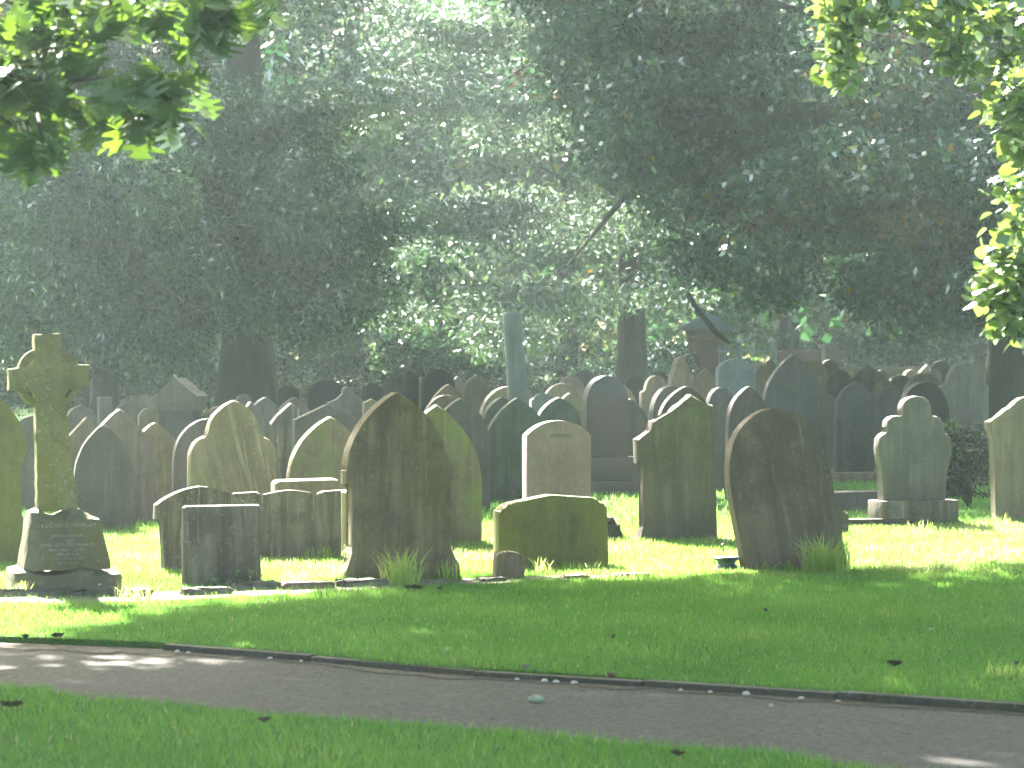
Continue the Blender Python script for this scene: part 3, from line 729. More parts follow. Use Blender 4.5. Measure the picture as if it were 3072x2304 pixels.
#  -- the rows behind: label, left, right, top, distance, shape, stone
ROWS = [
 ('grey stone with a flat shoulder seen between the mossy stone and the cross', 44, 196, 1244, 30, 'segment', 'grey', 0.1),
 ('dark pointed stone standing close behind the cross on its right', 222, 404, 1272, 26.3, 'gothic', 'slate', None),
 ('grey pointed stone just behind the dark pointed one right of the cross', 246, 464, 1227, 27.5, 'gothic', 'grey', None),
 ('tan pointed stone between the grey pointed pair and the shouldered tan one', 388, 545, 1267, 28.5, 'gothic', 'tan', 0.4),
 ('pale gabled stone with a bright sloping edge beside the cross shaft', 192, 322, 1251, 31, 'gable', 'tan', 0.25),
 ('grey curved stone top rising behind the pale gabled one by the cross', 196, 292, 1216, 36, 'blunt', 'grey', None),
 ('grey square pillar in front of the dark left trunk', 294, 342, 1191, 38, 'flat', 'grey', None),
 ('faded round-topped stone right of the square pillar', 336, 436, 1207, 40, 'round', 'green', 0.25),
 ('small brown trefoil-topped stone left of the steep gabled monument', 368, 448, 1186, 42, 'trefoil', 'brown', None),
 ('tan round stone top behind the brown trefoil stone', 412, 466, 1184, 44, 'round', 'tan', None),
 ('tan curved stone just left of the steep gabled monument', 416, 486, 1223, 37, 'segment', 'tan', 0.12),
 ('black round stone half hidden by the steep gabled monument', 446, 540, 1168, 48, 'round', 'black', None),
 ('dark blue-grey arched stone behind the left side of the shouldered tan one', 518, 732, 1256, 27.5, 'round', 'slate', 0.42),
 ('large tan stone with slanting streaks and rounded shoulders', 564, 824, 1201, 26, 'ogee', 'tan_slant', 0.52),
 ('pale curved stone behind the left of the shouldered tan one', 610, 702, 1219, 33, 'round', 'tan', 0.25),
 ('grey gabled stone behind the right of the shouldered tan one', 692, 814, 1204, 30, 'gable', 'grey', 0.25),
 ('soft grey pointed stone in front of the big left trunk', 742, 842, 1191, 38, 'gothic', 'grey', 0.3),
 ('greenish pointed stone right of the soft grey one', 826, 932, 1191, 40, 'gothic', 'green', 0.32),
 ('dark stone with a small peak and sloping shoulders right of the shouldered tan one', 800, 938, 1209, 31, 'peak', 'stained', 0.24),
 ('wide grey stone with a shallow gable above the stained tan pointed stone', 878, 1078, 1213, 29, 'gable', 'slate', 0.16),
 ('tan pointed stone with dark stains left of the largest pointed stone', 858, 1104, 1249, 26.5, 'gothic', 'pale', 0.6),
 ('grey stone with hollowed shoulders behind the wide gabled one', 984, 1112, 1160, 37, 'concave', 'grey', 0.2),
 ('small pale block peeping over the left edge of the largest pointed stone', 1082, 1136, 1196, 34, 'gable', 'pale', 0.05),
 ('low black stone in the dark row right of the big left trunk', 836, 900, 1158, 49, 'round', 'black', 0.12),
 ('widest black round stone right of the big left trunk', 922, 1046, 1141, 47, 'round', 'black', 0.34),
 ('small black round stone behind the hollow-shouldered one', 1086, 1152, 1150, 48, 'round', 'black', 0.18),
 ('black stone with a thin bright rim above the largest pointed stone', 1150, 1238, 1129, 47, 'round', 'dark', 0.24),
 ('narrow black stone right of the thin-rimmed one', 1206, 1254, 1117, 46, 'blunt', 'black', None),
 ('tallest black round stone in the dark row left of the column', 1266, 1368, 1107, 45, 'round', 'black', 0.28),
 ('pinkish pointed stone behind the tallest black round stone', 1346, 1394, 1129, 48, 'gable', 'pink', 0.12),
 ('tan round stone left of the column, at the back', 1384, 1472, 1130, 46, 'round', 'tan', 0.3),
 ('tan-green pointed stone right behind the largest pointed stone', 1282, 1408, 1152, 36, 'gothic', 'pale', 0.42),
 ('dim green curved stone in front of the tan-green pointed one', 1266, 1404, 1185, 32, 'round', 'green', 0.32),
 ('dark grey arched stone right of the pale mossy pointed one', 1296, 1472, 1194, 30, 'gothic', 'slate', 0.46),
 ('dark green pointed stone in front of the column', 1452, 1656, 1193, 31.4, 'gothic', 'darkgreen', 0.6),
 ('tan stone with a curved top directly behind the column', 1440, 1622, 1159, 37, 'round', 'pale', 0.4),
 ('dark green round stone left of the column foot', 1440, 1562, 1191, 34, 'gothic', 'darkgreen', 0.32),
 ('pale blue stone top right of the column foot', 1588, 1674, 1180, 35, 'segment', 'blue', 0.1),
 ('dark pointed stone above the pink granite one', 1606, 1746, 1191, 33, 'gothic', 'darkgreen', 0.32),
 ('green pointed stone behind the dark one above the pink granite', 1662, 1748, 1179, 36, 'gothic', 'pale', 0.3),
 ('yellow-green round stone left of the black polished stone', 1626, 1752, 1149, 39, 'round', 'pale', 0.3),
 ('tan pointed stone high behind the yellow-green round one', 1672, 1758, 1121, 44, 'gothic', 'tan', 0.3),
 ('dark rimmed round stone top behind the left of the black polished stone', 1714, 1786, 1109, 47, 'round', 'dark', 0.2),
 ('tan round stone just right of the black polished stone', 1790, 1912, 1153, 38, 'round', 'tan', 0.4),
 ('dark sloping stone between the black polished and the notched stone', 1830, 1950, 1196, 36, 'gothic', 'dark', 0.4),
 ('tan stone with a round head and small shoulders left of the bell-shaped monument', 1916, 2016, 1126, 38, 'shoulder', 'tan', 0.22),
 ('tan pointed stone between the bell-shaped monument and the tall blue stone', 2068, 2160, 1106, 40, 'gothic', 'tan', 0.4),
 ('blue-grey arched stone behind the notched stone on its left', 1942, 2074, 1157, 33, 'round', 'slate', 0.34),
 ('dark pointed stone rising directly behind the notched stone peak', 1968, 2136, 1158, 31, 'gothic', 'dark', 0.4),
 ('tall pale blue granite stone with a curved top', 2148, 2272, 1076, 37, 'segment', 'blue', 0.13),
 ('dark brown pointed stone in front of the tall pale blue granite', 2172, 2302, 1158, 32, 'gothic', 'dark', 0.4),
 ('dark stone with a blue rim left of the tall pale blue granite', 2118, 2210, 1162, 34, 'round', 'slate', 0.24),
 ('sunlit tan stone between the tall blue stone and the tallest pointed one', 2260, 2312, 1096, 42, 'blunt', 'tan', 0.2),
 ('brown stone behind the sunlit tan one left of the tallest pointed stone', 2278, 2334, 1080, 45, 'trefoil', 'brown', 0.2),
 ('tallest pointed stone on the right, grey with a bright left edge', 2283, 2482, 1061, 35, 'gothic', 'slate', 0.75),
 ('greenish arched stone behind the leaning stone on its right', 2392, 2558, 1176, 41, 'gothic', 'green', 0.6),
 ('tan stone behind the right slope of the tallest pointed stone', 2398, 2488, 1079, 44, 'round', 'tan', 0.3),
 ('dark round stone below the beige wall at the back', 2452, 2518, 1079, 47, 'round', 'dark', 0.2),
 ('small pale flat-topped stone right of the tallest pointed stone', 2454, 2492, 1124, 43, 'flat', 'tan', None),
 ('dark round stone above the greenish arched one', 2478, 2558, 1110, 42, 'round', 'dark', 0.22),
 ('purple-grey pointed stone left of the twin pale pointed stones', 2500, 2624, 1144, 39, 'gothic', 'slate', 0.36),
 ('dark pointed stone above the purple-grey one', 2544, 2668, 1099, 44, 'gothic', 'dark', 0.36),
 ('rear one of the twin pale pointed stones', 2573, 2724, 1132, 44, 'gothic', 'green', 0.62),
 ('front one of the twin pale pointed stones', 2605, 2742, 1155, 42, 'gothic', 'slate', 0.58),
 ('dark round stone with a lit top behind the twin pale pointed stones', 2658, 2738, 1125, 47, 'round', 'dark', 0.2),
 ('sunlit tan round stone far behind the lobed stone', 2704, 2762, 1109, 50, 'round', 'tan', 0.16),
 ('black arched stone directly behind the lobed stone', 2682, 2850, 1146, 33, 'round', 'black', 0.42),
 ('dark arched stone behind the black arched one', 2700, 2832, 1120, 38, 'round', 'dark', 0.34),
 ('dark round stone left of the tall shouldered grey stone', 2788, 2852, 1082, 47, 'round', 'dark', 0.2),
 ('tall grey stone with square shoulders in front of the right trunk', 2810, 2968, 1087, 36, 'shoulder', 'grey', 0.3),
 ('dark blunt stone between the dark leafy band and the twin pale pointed stones', 2606, 2676, 1112, 50, 'round', 'dark', 0.2),
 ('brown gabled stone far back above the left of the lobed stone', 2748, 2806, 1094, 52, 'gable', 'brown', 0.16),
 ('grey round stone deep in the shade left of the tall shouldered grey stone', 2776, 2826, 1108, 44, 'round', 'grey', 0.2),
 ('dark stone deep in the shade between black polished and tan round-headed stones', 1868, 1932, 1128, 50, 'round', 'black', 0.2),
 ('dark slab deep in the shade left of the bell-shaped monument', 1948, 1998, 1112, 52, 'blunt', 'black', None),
 ('brown round stone behind the soft grey pointed one under the broad trunk', 700, 764, 1182, 44, 'round', 'brown', 0.24),
 ('tan stone top between the thin-rimmed and the tallest black stones', 1238, 1286, 1132, 50, 'gothic', 'tan', 0.2),
 ('grey stone far back behind the brown trefoil stone', 352, 396, 1196, 47, 'gothic', 'grey', 0.25),
 ('pale stone tip right of the tall shouldered grey stone', 2916, 2962, 1080, 44, 'gable', 'tan', 0.1),
]
for lab, xl, xr, yt, Y, k, m, rise in ROWS:
    stone(lab, xl, xr, yt, Y, k, m, rise=rise, tilt=random.uniform(-1.2, 1.2))

# bell-shaped monument
loc, rz = place(2040, 40, 15)
bm = bmesh.new(); slab(bm, outline('bell', 0.5, EYE + 0.07, 0.6), 0.22, 0.03)
o = from_bm('gravestone', bm, M['tan'], None, loc); o.rotation_euler = (0, 0, rz)
tag(o, 'tan bell-shaped monument with a knobbed top at the back', 'gravestone', GG)

# gabled pedestal monument on the left
loc, rz = place(541, 33, -14)
root = empty('gabled_monument', loc, rz); tag(root, 'grey monument with a steep gabled cap wider than its shaft', 'monument', GG)
k = 33 / F
bm = bmesh.new(); slab(bm, [(-0.22, -0.1), (0.22, -0.1), (0.22, EYE - 150 * k + .03), (-0.22, EYE - 150 * k + .03)], 0.3, 0.012); from_bm('shaft', bm, M['slate'], root)
zt = EYE - 51 * k
bm = bmesh.new(); slab(bm, [(-0.245, EYE - 148 * k), (-0.285, EYE - 118 * k), (-0.285, EYE - 104 * k), (-0.15, zt - .13), (-0.14, zt - .10), (0, zt), (0.14, zt - .10), (0.15, zt - .13), (0.285, EYE - 104 * k), (0.285, EYE - 118 * k), (0.245, EYE - 148 * k)], 0.36, 0.01)
from_bm('gabled_cap', bm, M['grey'], root)

# broken column
loc, rz = place(1545, 36, 0)
root = empty('broken_column', loc, rz); tag(root, 'tall blue-grey round column leaning slightly above the gravestones', 'column', None)
bm = bmesh.new()
ktop = 36 / F
zt = EYE + (HY - 937) * ktop
pts = [Vector((0.10 - 0.14 * f_, 0, 0.35 + (zt - 0.35) * f_)) for f_ in (0, .3, .6, .9, .99, 1)]
add_tube(bm, pts, [0.135, 0.131, 0.127, 0.122, 0.12, 0.108], 28)
from_bm('shaft', bm, M['column'], root)
bm = bmesh.new(); add_box(bm, -0.1, 0.3, -0.2, 0.2, 0.2, 0.348, 0.015); add_box(bm, -0.2, 0.4, -0.3, 0.3, -0.1, 0.198, 0.015); from_bm('pedestal', bm, M['slate'], root)

# lettering
def text_mesh(body, size, mat, parent, loc, rot, name='inscription', align='CENTER'):
    cu = bpy.data.curves.new('txt', 'FONT'); cu.body = body; cu.size = size; cu.align_x = align; cu.extrude = 0.0015; cu.resolution_u = 2
    cu.space_line = 0.95
    to = bpy.data.objects.new('txt', cu); COL.objects.link(to)
    bpy.context.view_layer.update()
    me = bpy.data.meshes.new_from_object(to.evaluated_get(bpy.context.evaluated_depsgraph_get()))
    bpy.data.objects.remove(to); bpy.data.curves.remove(cu)
    for m_ in list(me.materials): pass
    me.materials.clear()
    o = link(name, me, M[mat], parent); o.location = loc; o.rotation_euler = rot
    return o
text_mesh('FREEMAN', 0.048, 'darkletter', pinkg, (0.02, -0.0765, EYE - (1312 - HY) / F * 25.8), (R(90), 0, 0))

# ------------------------------------------------------------------ celtic cross
Yc = 19.35
kc = Yc / F
ROT = 16
cc = math.cos(R(ROT))
cloc = Vector(((168 - CX) * kc, Yc, 0))
root = empty('celtic_cross', cloc, R(ROT)); tag(root, 'rough lichened celtic cross with a ring on a tapered inscribed plinth', 'cross', None)
X = lambda px: (px - 168) * kc / cc
Z = lambda py: EYE - (py - HY) * kc
bm = bmesh.new()
crosspts = [(112, 1530), (109, 1400), (107, 1200), (108, 1172), (80, 1172), (32, 1172), (30, 1106), (60, 1102), (106, 1098), (108, 1080), (103, 1020), (103, 1003), (177, 1001), (179, 1020), (176, 1080), (178, 1094), (220, 1092), (258, 1094), (259, 1152), (225, 1162), (188, 1165), (190, 1222), (208, 1380), (229, 1530)]
dense = []
for i_, p_ in enumerate(crosspts):
    q_ = crosspts[(i_ + 1) % len(crosspts)]
    nseg = max(1, int(math.hypot(q_[0] - p_[0], q_[1] - p_[1]) / 22))
    for s_ in range(nseg):
        f_ = s_ / nseg
        dense.append((X(p_[0] + (q_[0] - p_[0]) * f_) + random.uniform(-.004, .004), Z(p_[1] + (q_[1] - p_[1]) * f_) + random.uniform(-.004, .004)))
slab(bm, dense, 0.17, 0.016)
from_bm('cross', bm, M['cross'], root, smooth=50)
# ring
bm = bmesh.new()
rc = (X(146), Z(1135)); ro, ri, th = 0.228, 0.172, 0.085
ring = []
for i_ in range(40):
    a_ = 2 * math.pi * i_ / 40
    w1, w2 = ro + random.uniform(-.003, .003), ri + random.uniform(-.003, .003)
    ring.append([bm.verts.new((rc[0] + r_ * math.cos(a_), y_, rc[1] + r_ * math.sin(a_))) for r_, y_ in ((w1, -th / 2 + .012), (w1 - .012, -th / 2), (w2 + .008, -th / 2), (w2, -th / 2 + .008), (w2, th / 2), (w1, th / 2))])
for i_ in range(40):
    for j_ in range(6):
        bm.faces.new((ring[i_][j_], ring[i_][(j_ + 1) % 6], ring[(i_ + 1) % 40][(j_ + 1) % 6], ring[(i_ + 1) % 40][j_]))
bmesh.ops.recalc_face_normals(bm, faces=bm.faces[:])
from_bm('ring', bm, M['cross'], root)
# tapered plinth with uneven broken top
def rough_frustum(bm, x0b, x1b, x0t, x1t, yb, yt, z0, z1, seed, jit):
    rr = random.Random(seed); nx, nz = 9, 9
    sides = []
    def P3(u, w, f):   # u across, w up, f depth -1..1
        xl_ = x0b + (x0t - x0b) * w; xr_ = x1b + (x1t - x1b) * w; d_ = yb + (yt - yb) * w
        return Vector((xl_ + (xr_ - xl_) * u, f * d_, z0 + (z1 - z0) * w))
    g = {}
    n = 8
    for i in range(n + 1):
        for j in range(n + 1):
            for k_ in range(n + 1):
                if 0 < i < n and 0 < j < n and 0 < k_ < n: continue
                p = P3(i / n, j / n, -1 + 2 * k_ / n)
                e = sum(v in (0, n) for v in (i, j, k_))
                j2 = jit * (2.2 if e >= 2 else 0.8)
                p += Vector((rr.uniform(-1, 1), rr.uniform(-1, 1), rr.uniform(-1, 1))) * j2
                if j == n: p.z += 0.03 * math.sin(i * 1.3 + 1) * (1 if k_ < n else .3) - (0.02 if e >= 2 else 0)
                if e >= 2:
                    c_ = Vector(((x0b + x1b) / 2, 0, (z0 + z1) / 2)); p += (c_ - p).normalized() * 0.012
                g[i, j, k_] = bm.verts.new(p)
    def quad(a, b, c, d): bm.faces.new((g[a], g[b], g[c], g[d]))
    for i in range(n):
        for j in range(n):
            quad((i, j, 0), (i + 1, j, 0), (i + 1, j + 1, 0), (i, j + 1, 0)); quad((i, j, n), (i, j + 1, n), (i + 1, j + 1, n), (i + 1, j, n))
            quad((0, i, j), (0, i + 1, j), (0, i + 1, j + 1), (0, i, j + 1)); quad((n, i, j), (n, i, j + 1), (n, i + 1, j + 1), (n, i + 1, j))
            quad((i, 0, j), (i, 0, j + 1), (i + 1, 0, j + 1), (i + 1, 0, j)); quad((i, n, j), (i + 1, n, j), (i + 1, n, j + 1), (i, n, j + 1))
bm = bmesh.new()
zp0, zp1 = Z(1706), Z(1534)
rough_frustum(bm, X(62), X(318), X(86), X(280), 0.235, 0.17, zp0, zp1, 3, 0.004)
from_bm('plinth', bm, M['plinth'], root, smooth=35)
bm = bmesh.new()
rough_frustum(bm, X(30), X(346), X(34), X(342), 0.30, 0.29, -0.06, zp0 - .002, 5, 0.004)
from_bm('base_step', bm, M['plinth'], root, smooth=35)
slope = math.atan2(0.065, zp1 - zp0)
lines = [('IN LOVING MEMORY', 0.044, 1578), ('OF', 0.026, 1592), ('ELIZABETH ANNE', 0.027, 1606), ('WIFE OF', 0.025, 1620), ('JAMES EDWARD FRANCIS', 0.032, 1634), ('WHO DIED JULY 1911', 0.027, 1648), ('AGED 52 YEARS', 0.026, 1661), ('ALSO OF THE ABOVE', 0.022, 1673), ('REST IN PEACE', 0.02, 1685)]
for body, sz, py in lines:
    z_ = Z(py); w_ = (z_ - zp0) / (zp1 - zp0)
    text_mesh(body, sz, 'letter', root, (X(190), -(0.235 - 0.065 * w_) - 0.008, z_), (R(90) - slope, 0, 0))

# ------------------------------------------------------------------ low edgings, rubble and small things by the front row
GE = 'rough edging stones along the front of the grave row'
EDG = [(-60, 215, 1789, 'long pale edging kerb in front of the cross base'), (200, 345, 1787, 'pale cracked edging block below the white ball'), (338, 450, 1790, 'dark rounded edging stone right of the cross base'),
       (545, 690, 1785, 'dark broken edging stone under the low flat slab'), (700, 835, 1768, 'pale flat edging stone between flat slab and tall stone'), (840, 1000, 1768, 'dark lumpy edging stone left of the tallest front stone'), (1010, 1160, 1760, 'brown edging stone at the foot of the tallest front stone'),
       (1432, 1510, 1746, 'dark edging stone before the mossy stub'), (1690, 1760, 1737, 'small pale edging stone below the low green stone'), (1830, 1960, 1734, 'thin pale edging stone on the bright grass right of the low green stone')]
for i, (a, b, y, lab) in enumerate(EDG):
    Y = gy_of(y); w = (b - a) / F * Y
    bm = bmesh.new()
    add_box(bm, -w / 2, w / 2, -0.07, 0.07, -0.05, 0.05 if i < 7 else 0.03, 0.018)
    bmesh.ops.subdivide_edges(bm, edges=bm.edges[:], cuts=2, use_grid_fill=True)
    rr = random.Random(i)
    for v in bm.verts: v.co += Vector((rr.uniform(-.012, .012), rr.uniform(-.012, .012), rr.uniform(-.010, .010)))
    loc = gp((a + b) / 2, y)
    o = from_bm('edging_stone', bm, M['kerb' if i % 3 != 2 else 'brown'], None, loc); o.rotation_euler = (0, 0, R(24))
    tag(o, lab, 'edging stone', GE)

# soil strip along the edging
pts_soil_t = [(-60, 1792), (300, 1790), (560, 1775), (900, 1762), (1200, 1740), (1420, 1738), (1640, 1730), (1960, 1728)]
pts_soil_b = [(1960, 1736), (1640, 1745), (1420, 1757), (1200, 1766), (900, 1785), (560, 1802), (300, 1812), (-60, 1815)]
sheet('bare_soil', [(gp(x, y).x, gp(x, y).y) for x, y in pts_soil_t + pts_soil_b], 0.006, M['soil'])

GPB = 'white pebbles and litter lying about the path edge'
PEB = [(303, 1768, .056, 'white round ball resting on the edging by the cross base', 'white'), (62, 1811, .022, 'white pebble on the bare soil at the far left', 'white'), (112, 1808, .026, 'white oblong pebble second from the left on the soil', 'white'),
       (163, 1807, .018, 'small white pebble below the middle of the cross base', 'white'), (192, 1812, .016, 'tiny pale pebble below the right of the cross base', 'white'), (541, 1802, .022, 'pale pebble on soil below the flat slab', 'rubble'),
       (1608, 2108, .05, 'pale green mossy lump lying on the tarmac path', 'lump'), (1552, 2034, .018, 'white chip by the kerb, first left of the mossy lump line', 'white'), (1632, 2036, .025, 'white stone against the kerb above the mossy lump', 'white'),
       (1668, 2042, .022, 'white flat stone just right of the kerb stone above the lump', 'rubble'), (1722, 2044, .024, 'white pair-like stone by the kerb left of the pink block', 'white'), (1835, 2035, .032, 'pinkish stone sitting on top of the kerb', 'pinkwall'),
       (2040, 2068, .018, 'small white stone by the kerb near the picture middle right', 'white'), (2130, 2078, .018, 'thin white chip by the kerb left of the largest white stone', 'rubble'), (2233, 2080, .03, 'largest white stone by the kerb on the right', 'white'),
       (2398, 2092, .02, 'white chip by the kerb right of the largest white stone', 'white'), (2314, 2120, .014, 'tiny bright white pebble alone on the tarmac', 'white'), (2508, 2098, .016, 'white flake by the kerb at the right', 'rubble'),
       (536, 1955, .024, 'pale stone by the kerb at the left end', 'white'), (572, 1955, .018, 'second pale stone by the left end of the kerb', 'rubble'), (812, 1975, .022, 'white stone by the kerb below the flat slab', 'white'), (905, 1984, .018, 'small white stone by the kerb below the streaked panel', 'white'),
       (1340, 1950, .022, 'white scrap lying in the lawn left of centre', 'white'), (1395, 1947, .016, 'second white scrap lying in the lawn left of centre', 'white'), (2795, 1890, .02, 'white scrap in the lawn at the right', 'white'), (1580, 2008, .03, 'grey flat stone on the kerb edge left of the pinkish stone', 'kerb')]
for i, (px, py, r, lab, m) in enumerate(PEB):
    onpath = py > 1930 and not (px in (1340, 1395)) and 'top of' not in lab and 'kerb edge' not in lab
    loc = gp(px, py, -0.034 if onpath else 0.006)
    if onpath: loc.y = min(loc.y, float(path_far(loc.x)) - .05)
    r *= .62
    bm = bmesh.new(); add_blob(bm, (0, 0, r * .45), (r * 1.25, r, r * .72), i, 2, 0.22)
    if i == 0: loc.z = 0.045; loc.y -= .22
    if 'top of' in lab or 'kerb edge' in lab: loc.z = 0.015
    nm = 'pebble' if m != 'lump' else 'mossy_lump'
    o = from_bm(nm, bm, M[m], None, loc, smooth=60); tag(o, lab, 'pebble', GPB if m != 'lump' else None)

# dead leaves and clods on the lawns
GL = 'dark curled leaves lying on the lawns'
LV = [(1243, 1778, .07, 'dark curled leaf clump on the lawn below the tallest front stone'), (1320, 1782, .05, 'dark leaf scrap right of the clump below the tallest front stone'), (1838, 1928, .055, 'single dark leaf on the lawn left of the pinkish kerb stone'),
      (2686, 2014, .075, 'dark leaf clump on the lawn edge at the right'), (2298, 1848, .03, 'reddish brown leaf on the lawn below the leaning stone'), (30, 2138, .06, 'dark upright leaf on the front grass at the far left'), (795, 2185, .055, 'grey-green leaf on the front grass left of centre'),
      (2035, 2286, .05, 'dark leaf on the front grass near the bottom edge'), (3050, 2010, .05, 'brown leaf among weeds at the right end of the lawn'), (165, 1925, .06, 'brown leaf litter at the left end of the kerb'), (75, 1928, .05, 'small brown leaf at the far left of the path edge')]
for i, (px, py, r, lab) in enumerate(LV):
    bm = bmesh.new()
    rr = random.Random(i + 40)
    r *= .68
    for q in range(1 if r < .06 * .68 else 3):
        n = 9; cxq, cyq = rr.uniform(-r, r) * (q > 0), rr.uniform(-.4, .4) * r; an = rr.uniform(0, 6.28)
        ring = []
        for k_ in range(n):
            a_ = 2 * math.pi * k_ / n
            rad_ = r * (0.75 + 0.35 * math.cos(5 * a_ + i)) * .8
            u_, v_ = rad_ * math.cos(a_) * 1.3, rad_ * math.sin(a_) * .7
            ring.append(bm.verts.new((cxq + u_ * math.cos(an) - v_ * math.sin(an), cyq + u_ * math.sin(an) + v_ * math.cos(an), 0.035 + 0.55 * abs(v_) + rr.uniform(0, .012))))
        c_ = bm.verts.new((cxq, cyq, 0.022))
        for k_ in range(n): bm.faces.new((ring[k_], ring[(k_ + 1) % n], c_))
    bmesh.ops.solidify(bm, geom=bm.faces[:], thickness=0.003)
    o = from_bm('fallen_leaf', bm, M['deadleaf'], None, gp(px, py), smooth=0); tag(o, lab, 'leaf', GL)

# flower holder beside the leaning stone
loc = gp(2180, 1711)
root = empty('flower_holder', loc); tag(root, 'dark green waisted flower holder on the grass beside the leaning stone', 'flower pot')
bm = bmesh.new()
prof = [(0.085, 0.0), (0.092, 0.012), (0.086, 0.03), (0.066, 0.05), (0.070, 0.068), (0.098, 0.085), (0.102, 0.096), (0.094, 0.104), (0.06, 0.100), (0.05, 0.06)]
add_tube(bm, [(0, 0, z_) for r_, z_ in prof], [r_ for r_, z_ in prof], 24); from_bm('pot', bm, M['pot'], root)
bm = bmesh.new(); add_box(bm, -0.12, 0.30, -0.13, -0.09, -0.03, 0.016, 0.006); o = from_bm('terracotta_edging', bm, M['clay'], None, loc); tag(o, 'thin terracotta edging strip below the green flower holder', 'edging')

# dark lumpy vase beside the low green stone
loc = gp(1836, 1622)
bm = bmesh.new()
for q, (dx, dz, r_) in enumerate([(0, .05, .07), (.03, .10, .055), (-.03, .13, .045), (.0, .17, .035), (.05, .045, .05), (-.045, .19, .028), (-.07, .22, .02)]):
    add_blob(bm, (dx, 0, dz), (r_, r_, r_ * 1.1), q, 2, .2)
o = from_bm('flower_vase', bm, M['dark'], None, loc); tag(o, 'dark lumpy vase of dead flowers behind the low green stone', 'vase')

# low kerbed grave at the back right
root = gp(2560, 1530)
bm = bmesh.new(); add_box(bm, -.38, .5, -.15, .15, -.1, .20, .015); o = from_bm('low_tomb', bm, M['slate'], None, root); o.rotation_euler = (0, 0, R(30)); tag(o, 'low dark block tomb left of the lobed stone', 'tomb')
bm = bmesh.new(); add_box(bm, -1.1, 1.0, -.1, .1, -.1, .13, .015); o = from_bm('grave_kerb', bm, M['brown'], None, gp(2600, 1446)); o.rotation_euler = (0, 0, R(10)); tag(o, 'long brown grave kerb behind the low block tomb', 'kerb')
bm = bmesh.new(); add_box(bm, -.5, .5, -.08, .08, -.1, .07, .015); o = from_bm('grave_kerb', bm, M['dark'], None, gp(2575, 1578)); o.rotation_euler = (0, 0, R(12)); tag(o, 'dark low kerb strip in front of the low block tomb', 'kerb')

# grass tufts and weeds
def tuft(label, px, py, h, w, n, spread=0.7, seed=0, width=.005):
    r_ = np.random.default_rng(seed)
    loc = gp(px, py)
    bx = np.clip(r_.normal(0, .3, n), -.5, .5) * w; b = np.column_stack([bx, np.clip(r_.normal(0, .15, n), -.25, .25) * w, np.zeros(n)])
    an = r_.uniform(0, 2 * np.pi, n); out = r_.uniform(0, 1, n) ** .7 * spread
    hh = h * r_.uniform(.45, 1.05, n)
    tip = b + np.column_stack([np.cos(an) * out * hh, np.sin(an) * out * hh * .6, hh * np.sqrt(1 - .3 * out ** 2)])
    mid = b + np.column_stack([np.cos(an) * out * hh * .3, np.sin(an) * out * hh * .2, hh * .58])
    s = np.column_stack([-np.sin(an), np.cos(an), np.zeros(n)]) * width / 2 + np.array([[width / 3, 0, 0]])
    v = np.empty((n, 4, 3)); v[:, 0] = b - s; v[:, 1] = b + s; v[:, 2] = mid + s * .8; v[:, 3] = mid - s * .8
    v2 = np.empty((n, 4, 3)); v2[:, 0] = mid - s * .8; v2[:, 1] = mid + s * .8; v2[:, 2] = tip + s * .08; v2[:, 3] = tip - s * .08
    t = np.clip(.2 + .5 * r_.random(n), 0, .75); t[r_.random(n) < .06] = 1
    # low thatch that the blades grow from
    k_ = np.arange(12); pa = lambda q, f: np.column_stack([np.cos(q * np.pi / 6) * w * .56 * f, np.sin(q * np.pi / 6) * w * .30 * f, np.full(12, .008 * (1.5 - f))])
    th = np.stack([pa(k_, 0), pa(k_ - .5, 1), pa(k_, 1.04), pa(k_ + .5, 1)], 1)
    me = np_mesh('grass_tuft', np.concatenate([v.reshape(-1, 3), v2.reshape(-1, 3), th.reshape(-1, 3)]), 4, {'tint': np.concatenate([t, t, np.full(12, .1)])})
    o = link('grass_tuft', me, M['tuft'], None, loc)
    tag(o, label, 'grass tuft', 'tall grass tufts at the feet of the stones')
tuft('big spiky grass tuft at the foot of the leaning stone', 2478, 1722, .33, .34, 330, 1.0, 1, .006)
tuft('tall feathery grass tuft at the foot of the largest pointed stone', 1200, 1757, .30, .26, 150, .8, 2, .006)
tuft('small feathery tuft at the right foot of the largest pointed stone', 1345, 1738, .16, .12, 45, .8, 3)
tuft('thin grass tuft in front of the low green stone', 1632, 1722, .13, .12, 40, .6, 4)
tuft('short tuft at the right foot of the low green stone', 1745, 1716, .09, .25, 60, .6, 5)
tuft('short tuft before the mossy stub', 1545, 1728, .08, .14, 40, .7, 6)
tuft('grass tuft on the left of the cross base', 60, 1790, .12, .2, 60, .8, 7)
tuft('grass tuft in front of the cross base middle', 125, 1780, .10, .16, 40, .7, 8)
tuft('grass tuft right of the white ball', 325, 1772, .13, .12, 45, .7, 9)
tuft('weedy grass tuft left of the flat slab', 420, 1800, .13, .3, 90, .8, 10)
tuft('grass tuft at the foot of the streaked panel', 960, 1678, .12, .25, 60, .7, 11)
tuft('weedy tuft between flat slab and largest pointed stone', 885, 1752, .12, .2, 60, .8, 12)
tuft('green tuft at the left foot of the largest pointed stone', 1012, 1740, .13, .16, 55, .7, 13)
tuft('small tuft under the middle of the leaning stone', 2365, 1712, .10, .1, 35, .8, 14)
tuft('thin tuft under the left of the leaning stone', 2280, 1714, .11, .14, 24, .4, 15)
tuft('tall tuft before the stone at the right picture edge', 3000, 1590, .19, .2, 40, .5, 16)
tuft('thin tuft in front of the lobed stone plinth', 2770, 1602, .14, .3, 34, .5, 17)
tuft('small tuft on the bright grass right of the leaning stone', 2592, 1700, .08, .12, 40, .8, 18)
tuft('low weed tuft at the far right of the bright grass', 3040, 1672, .08, .25, 60, .9, 19)
